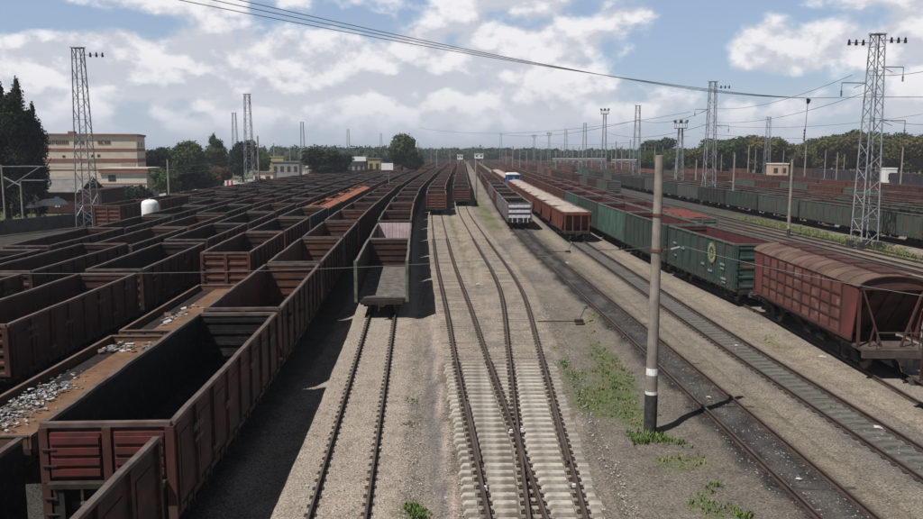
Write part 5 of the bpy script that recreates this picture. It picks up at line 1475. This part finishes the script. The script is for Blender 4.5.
b = MB(); b.box(-12.9, -12.3, -.3, -.003, 2.9, 3.25); link('lamp_box', b.mesh('lamp_box', [WHITE]), root)
tag(root, 'dark red brick building with a grey roof behind the left mast', 'building')
for (px, Y, w, h, z, lab) in [(16, 112, 3.0, 2.3, 2.0, 'white curved canopy under the poplars'), (43, 114, 3.2, .9, 2.2, 'small white canopy beside the brick building')]:
    root = link('canopy', None); p = at0(px, Y); root.location = p; b = MB()
    pr = [(-w / 2 + w * i / 10, z + h * math.sin(math.pi * i / 10) ** .6) for i in range(11)] + [(w / 2 - .05, z - .05), (-w / 2 + .05, z - .05)]
    b.prism(pr, 0, 3, 'y'); link('cover', b.mesh('cover', [simple('grimy_white_tarpaulin', (.48, .48, .46), .12)]), root)
    for x in (-w / 2 + .15, w / 2 - .15):
        b = MB(); b.bar((x, .2, 0), (x, .2, z), .1); link('post', b.mesh('post', [STEELD]), root)
    tag(root, lab, 'canopy')
# low dark wall along the left edge of the yard
root = link('concrete_wall', None); a = Vector((-58, 84, 0)); e = Vector((-49.5, 108, 0)); n = 9
WALLM = simple('dark_wall', (.085, .085, .09), .2, 1, .9)
for i in range(n):
    pa, pb = a.lerp(e, i / n), a.lerp(e, (i + .985) / n); b = MB(); d = pb - pa; M = Matrix.Translation(pa) @ d.to_track_quat('X', 'Z').to_matrix().to_4x4()
    b.box(0, d.length, -.08, .08, 0, 1.75, 0, M); b.box(-.1, .12, -.13, .13, 0, 1.9, 0, M); link('wall_panel', b.mesh('wall_panel', [WALLM]), root)
tag(root, 'low dark concrete panel wall below the poplars', 'wall')
# white tank on its stand
root = link('storage_tank', None); p = at(150, 205, 90); root.location = (p.x, p.y, 0)
b = MB(); b.lathe([(0, 2.2), (.9, 2.2), (.93, 2.3), (.93, 3.95), (.82, 4.25), (.45, 4.43), (0, 4.48)], 24); link('vessel', b.mesh('vessel', [WHITE], True), root)
for i in range(4):
    b = MB(); a_ = math.pi / 4 + i * math.pi / 2; b.bar((.75 * math.cos(a_), .75 * math.sin(a_), 0), (.75 * math.cos(a_), .75 * math.sin(a_), 2.2), .12); link('leg', b.mesh('leg', [STEELD]), root)
b = MB(); b.tube((0, 0, 4.45), (0, 0, 4.6), .18, n=10); link('lid', b.mesh('lid', [STEELD]), root)
tag(root, 'white upright storage tank behind the dark wagons', 'tank')
# road and small structures on the left
ROADM = simple('pale_dusty_road', (.27, .255, .23), .12, .3, .95)
b = MB(); pts = [(-62, 150), (-63, 175), (-66, 200), (-68, 240), (-72, 300), (-74, 420)]
for (x0, y0), (x1, y1) in zip(pts[:-1], pts[1:]): b.add([(x0 - 6, y0, .012), (x0 + 6, y0, .012), (x1 + 6, y1, .012), (x1 - 6, y1, .012)], [(0, 1, 2, 3)])
tag(link('road', b.mesh('road', [ROADM])), kind='structure')
def small_building(name, px, Y, w, d, h, mw, mr, lab, over=.3, windows=3, rz=0.0, cat='building', raised=0, rt=.35):
    root = link(name, None); p = at0(px, Y); root.location = p; root.rotation_euler = (0, 0, rz)
    b = MB(); b.box(-w / 2, w / 2, 0, d, raised, h); link('wall', b.mesh('wall', [mw]), root)
    b = MB(); b.box(-w / 2 - over, w / 2 + over, -over, d + over, h, h + rt); link('roof', b.mesh('roof', [mr]), root)
    for i in range(windows):
        x = -w / 2 + w * (i + .5) / windows; b = MB(); b.box(x - w / windows * .25, x + w / windows * .25, -.05, -.003, raised + (h - raised) * .4, raised + (h - raised) * .75); link('window', b.mesh('window', [WDK]), root)
    if raised:
        for x in (-w / 2 + .3, w / 2 - .3):
            for y in (.3, d - .3):
                b = MB(); b.bar((x, y, 0), (x, y, raised), .35); link('leg', b.mesh('leg', [CONC]), root)
    tag(root, lab, cat)
YELW = simple('yellow_plaster', (.33, .27, .14), .1, .5, .9); GRYW = simple('grey_plaster', (.24, .235, .225), .12, .5, .9); REDW = simple('red_shed', (.28, .09, .07), .1, .5)
small_building('office_building', 353, 300, 8.0, 6, 6.4, GRYW, WHITE, 'grey office with a bright white flat roof behind the left rows', .8, 4, rt=1.6)
b = MB()
small_building('yellow_building', 374, 320, 5, 6, 7.0, YELW, GREYROOF, 'yellow building right of the white-roofed office', .3, 2)
small_building('yellow_building', 273, 330, 8, 6, 7.6, YELW, YELW, 'yellow building behind the left lattice masts', .2, 3)
small_building('shed', 285, 300, 10, 6, 6.0, GRYW, GREYROOF, 'grey shed behind the left masts', .3, 4)
small_building('shed', 315, 280, 6, 6, 4.5, GRYW, WHITE, 'grey shed with a pale roof right of the third left mast', .3, 2)
small_building('shed', 262, 240, 6, 5, 3.6, CREAM, GREYROOF, 'cream shed near the pale road', .3, 2)
small_building('signal_cabin', 460, 430, 3.0, 4, 8.0, WHITE, WHITE, 'white raised cabin left of the rows at the horizon', .2, 2, raised=5.8)
small_building('signal_cabin', 479, 520, 5.6, 4, 8.4, WHITE, WHITE, 'wider white raised cabin above the vanishing rows', .2, 2, raised=5.6)
small_building('shed', 640, 480, 30, 8, 5.0, GRYW, WHITE, 'long low shed with a white roof beyond the middle yard', .3, 8)
small_building('shed', 580, 560, 36, 8, 5.0, GRYW, WHITE, 'longest white-roofed shed near the horizon centre right', .3, 8)
small_building('shed', 546, 380, 2.6, 2.5, 2.0, WHITE, WHITE, 'tiny white hut among the middle tracks', .1, 1)
small_building('house', 781, 290, 6, 5, 5.4, simple('peach_plaster', (.50, .36, .26), .08), WHITE, 'small peach and white house before the right treeline', .2, 2)
small_building('hut', 893, 225, 3.2, 3, 5.0, WHITE, WHITE, 'small white hut behind the blue-black row', .1, 1)
small_building('shed', 508, 650, 9, 6, 6, REDW, GREYROOF, 'small red shed at the horizon centre', .2, 2)
root = link('level_crossing_barrier', None); p = at0(229, 178); root.location = (p[0], p[1], 0)
b = MB(); b.box(-1.2, 1.2, -.05, .05, 2.3, 3.5)
link('board', b.mesh('board', [WHITE]), root)
for x in (-.75, .15):
    b = MB(); b.box(x, x + .45, -.07, -.052, 2.32, 3.48); link('stripe', b.mesh('stripe', [simple('red_paint', (.45, .06, .05), .1)]), root)
for x in (-1, 1):
    b = MB(); b.bar((x, .1, 0), (x, .1, 2.4), .12); link('post', b.mesh('post', [STEELD]), root)
tag(root, 'red and white striped board by the pale road', 'barrier')
root = link('signboard', None); p = at0(387, 165); root.location = (p[0], p[1], 0)
b = MB(); b.box(-1.2, 1.2, -.08, .08, 6.1, 7.5); link('board', b.mesh('board', [WHITE]), root)
b = MB(); b.bar((.3, .12, 0), (.3, .12, 7.2), .14); b.box(-.9, .5, .0, .06, 5.0, 5.15); link('post', b.mesh('post', [STEELD]), root)
tag(root, 'blank white signboard on a post among the left rows', 'sign')

# parked cars along the pale road
CARG, N, bs = new_mat('car_glass'); bs.inputs['Base Color'].default_value = (.03, .035, .04, 1); bs.inputs['Roughness'].default_value = .15
def car(colm):
    root = link('parked_car', None); b = MB()
    b.prism([(-2.1, .35), (-2.15, .75), (-1.3, .9), (-.7, 1.4), (.9, 1.4), (1.6, .95), (2.1, .85), (2.1, .35)], -.85, .85, 'x'); link('body', b.mesh('body', [colm]), root)
    b = MB(); b.prism([(-1.2, .92), (-.68, 1.34), (.86, 1.34), (1.45, .95)], -.86, .86, 'x'); link('window', b.mesh('window', [CARG]), root)
    for x in (-.8, .8):
        for y in (-1.3, 1.35):
            b = MB(); b.tube((x - .1, y, .32), (x + .1, y, .32), .32, n=14); link('wheel', b.mesh('wheel', [BLACK]), root)
    return root
for i, (px, Y, cm, lab) in enumerate([(212, 190, WHITE, 'white parked car at the bend of the pale road'), (262, 230, simple('silver_car', (.4, .41, .43), .05, 1, .35), 'silver parked car near the cream shed'), (283, 250, simple('blue_car', (.08, .12, .2), .05, 1, .35), 'dark blue parked car left of the third mast')]):
    c_ = car(cm); p = at0(px, Y); c_.location = (p[0], p[1], .02); c_.rotation_euler = (0, 0, 1.2 + i * .4); tag(c_, lab, 'car', 'cars parked along the pale road')

# ------------------------------------------------------------------ small things on the ground
PAPER = simple('dusty_paper', (.42, .41, .38), .15)
def paper(px, py, s, lab, m=PAPER):
    s *= .85
    p = ground_at(px, py, 0); z = gsample(p.x, p.y)[1]; b = MB(); rr_ = random.Random(px)
    pts = [(s * rr_.uniform(.7, 1.1) * math.cos(a), s * rr_.uniform(.7, 1.1) * math.sin(a), rr_.uniform(0, .05)) for a in [i * 1.047 for i in range(6)]]
    vs = [(0, 0, .07)] + pts + [(x, y, zz - .012) for (x, y, zz) in pts] + [(0, 0, .055)]
    b.add(vs, [(0, 1 + i, 1 + (i + 1) % 6) for i in range(6)] + [(13, 7 + (i + 1) % 6, 7 + i) for i in range(6)] + [(1 + i, 7 + i, 7 + (i + 1) % 6, 1 + (i + 1) % 6) for i in range(6)])
    o = link('paper_scrap', b.mesh('paper_scrap', [m]), None, (p.x, p.y, z + .012)); tag(o, lab, 'litter', 'scraps of litter on the ground')
paper(478, 284, .22, 'white scrap between the two curved tracks'); paper(709, 398, .14, 'white scrap beside the pole shadow on the black track'); paper(799, 480, .13, 'white scrap on the black track near the bottom edge')
paper(879, 428, .22, 'white scrap between the rails of the grey-sleepered track'); paper(822, 357, .24, 'white scrap on the tan ground below the grain hopper'); paper(567, 263, .2, 'white scrap on the black track near the far wagons')
paper(357, 383, .07, 'tiny white scrap between the rails of the empty track'); paper(380, 449, .07, 'tiny white scrap right of the empty track'); paper(736, 346, .13, 'pale scrap left of the grey-sleepered track'); paper(307, 487, .08, 'tiny white scrap left of the empty track')
# point levers on the ground
def lever(px, py, lab):
    p = ground_at(px, py, 0); root = link('point_lever', None); root.location = (p.x, p.y, -.03)
    b = MB(); b.box(-.25, .25, -.15, .15, 0, .18); link('base', b.mesh('base', [UNDER]), root)
    b = MB(); b.bar((0, 0, .15), (.35, .1, .85), .06); link('handle', b.mesh('handle', [STEELD]), root)
    b = MB(); b.tube((.35, .1, .8), (.37, .1, 1.0), .12, n=10); link('weight', b.mesh('weight', [STEELD]), root)
    b = MB(); b.bar((-.25, 0, .07), (-2.4, 0, .07), .05); link('rod', b.mesh('rod', [UNDER]), root)
    tag(root, lab, 'point lever', 'point levers beside the tracks')
lever(621, 250, 'point lever with a white weight beside the grey-sleepered track'); lever(568, 252, 'small point lever between the black and grey-sleepered tracks'); lever(579, 322, 'point lever standing near the tip of the green grass')

# ------------------------------------------------------------------ the air between here and the horizon
HM = bpy.data.materials.new('haze_air'); HM.use_nodes = True; ht = HM.node_tree; ht.nodes.clear()
pv = ht.nodes.new('ShaderNodeVolumePrincipled'); pv.inputs['Color'].default_value = (.80, .87, .97, 1); pv.inputs['Density'].default_value = 0.00028; pv.inputs['Anisotropy'].default_value = 0.2
ho = ht.nodes.new('ShaderNodeOutputMaterial'); ht.links.new(pv.outputs[0], ho.inputs['Volume'])
b = MB(); b.box(-4600, 4600, -700, 6300, -1.2, 32)
tag(link('haze', b.mesh('haze', [HM])), 'thin summer haze over the yard', 'haze', kind='stuff')
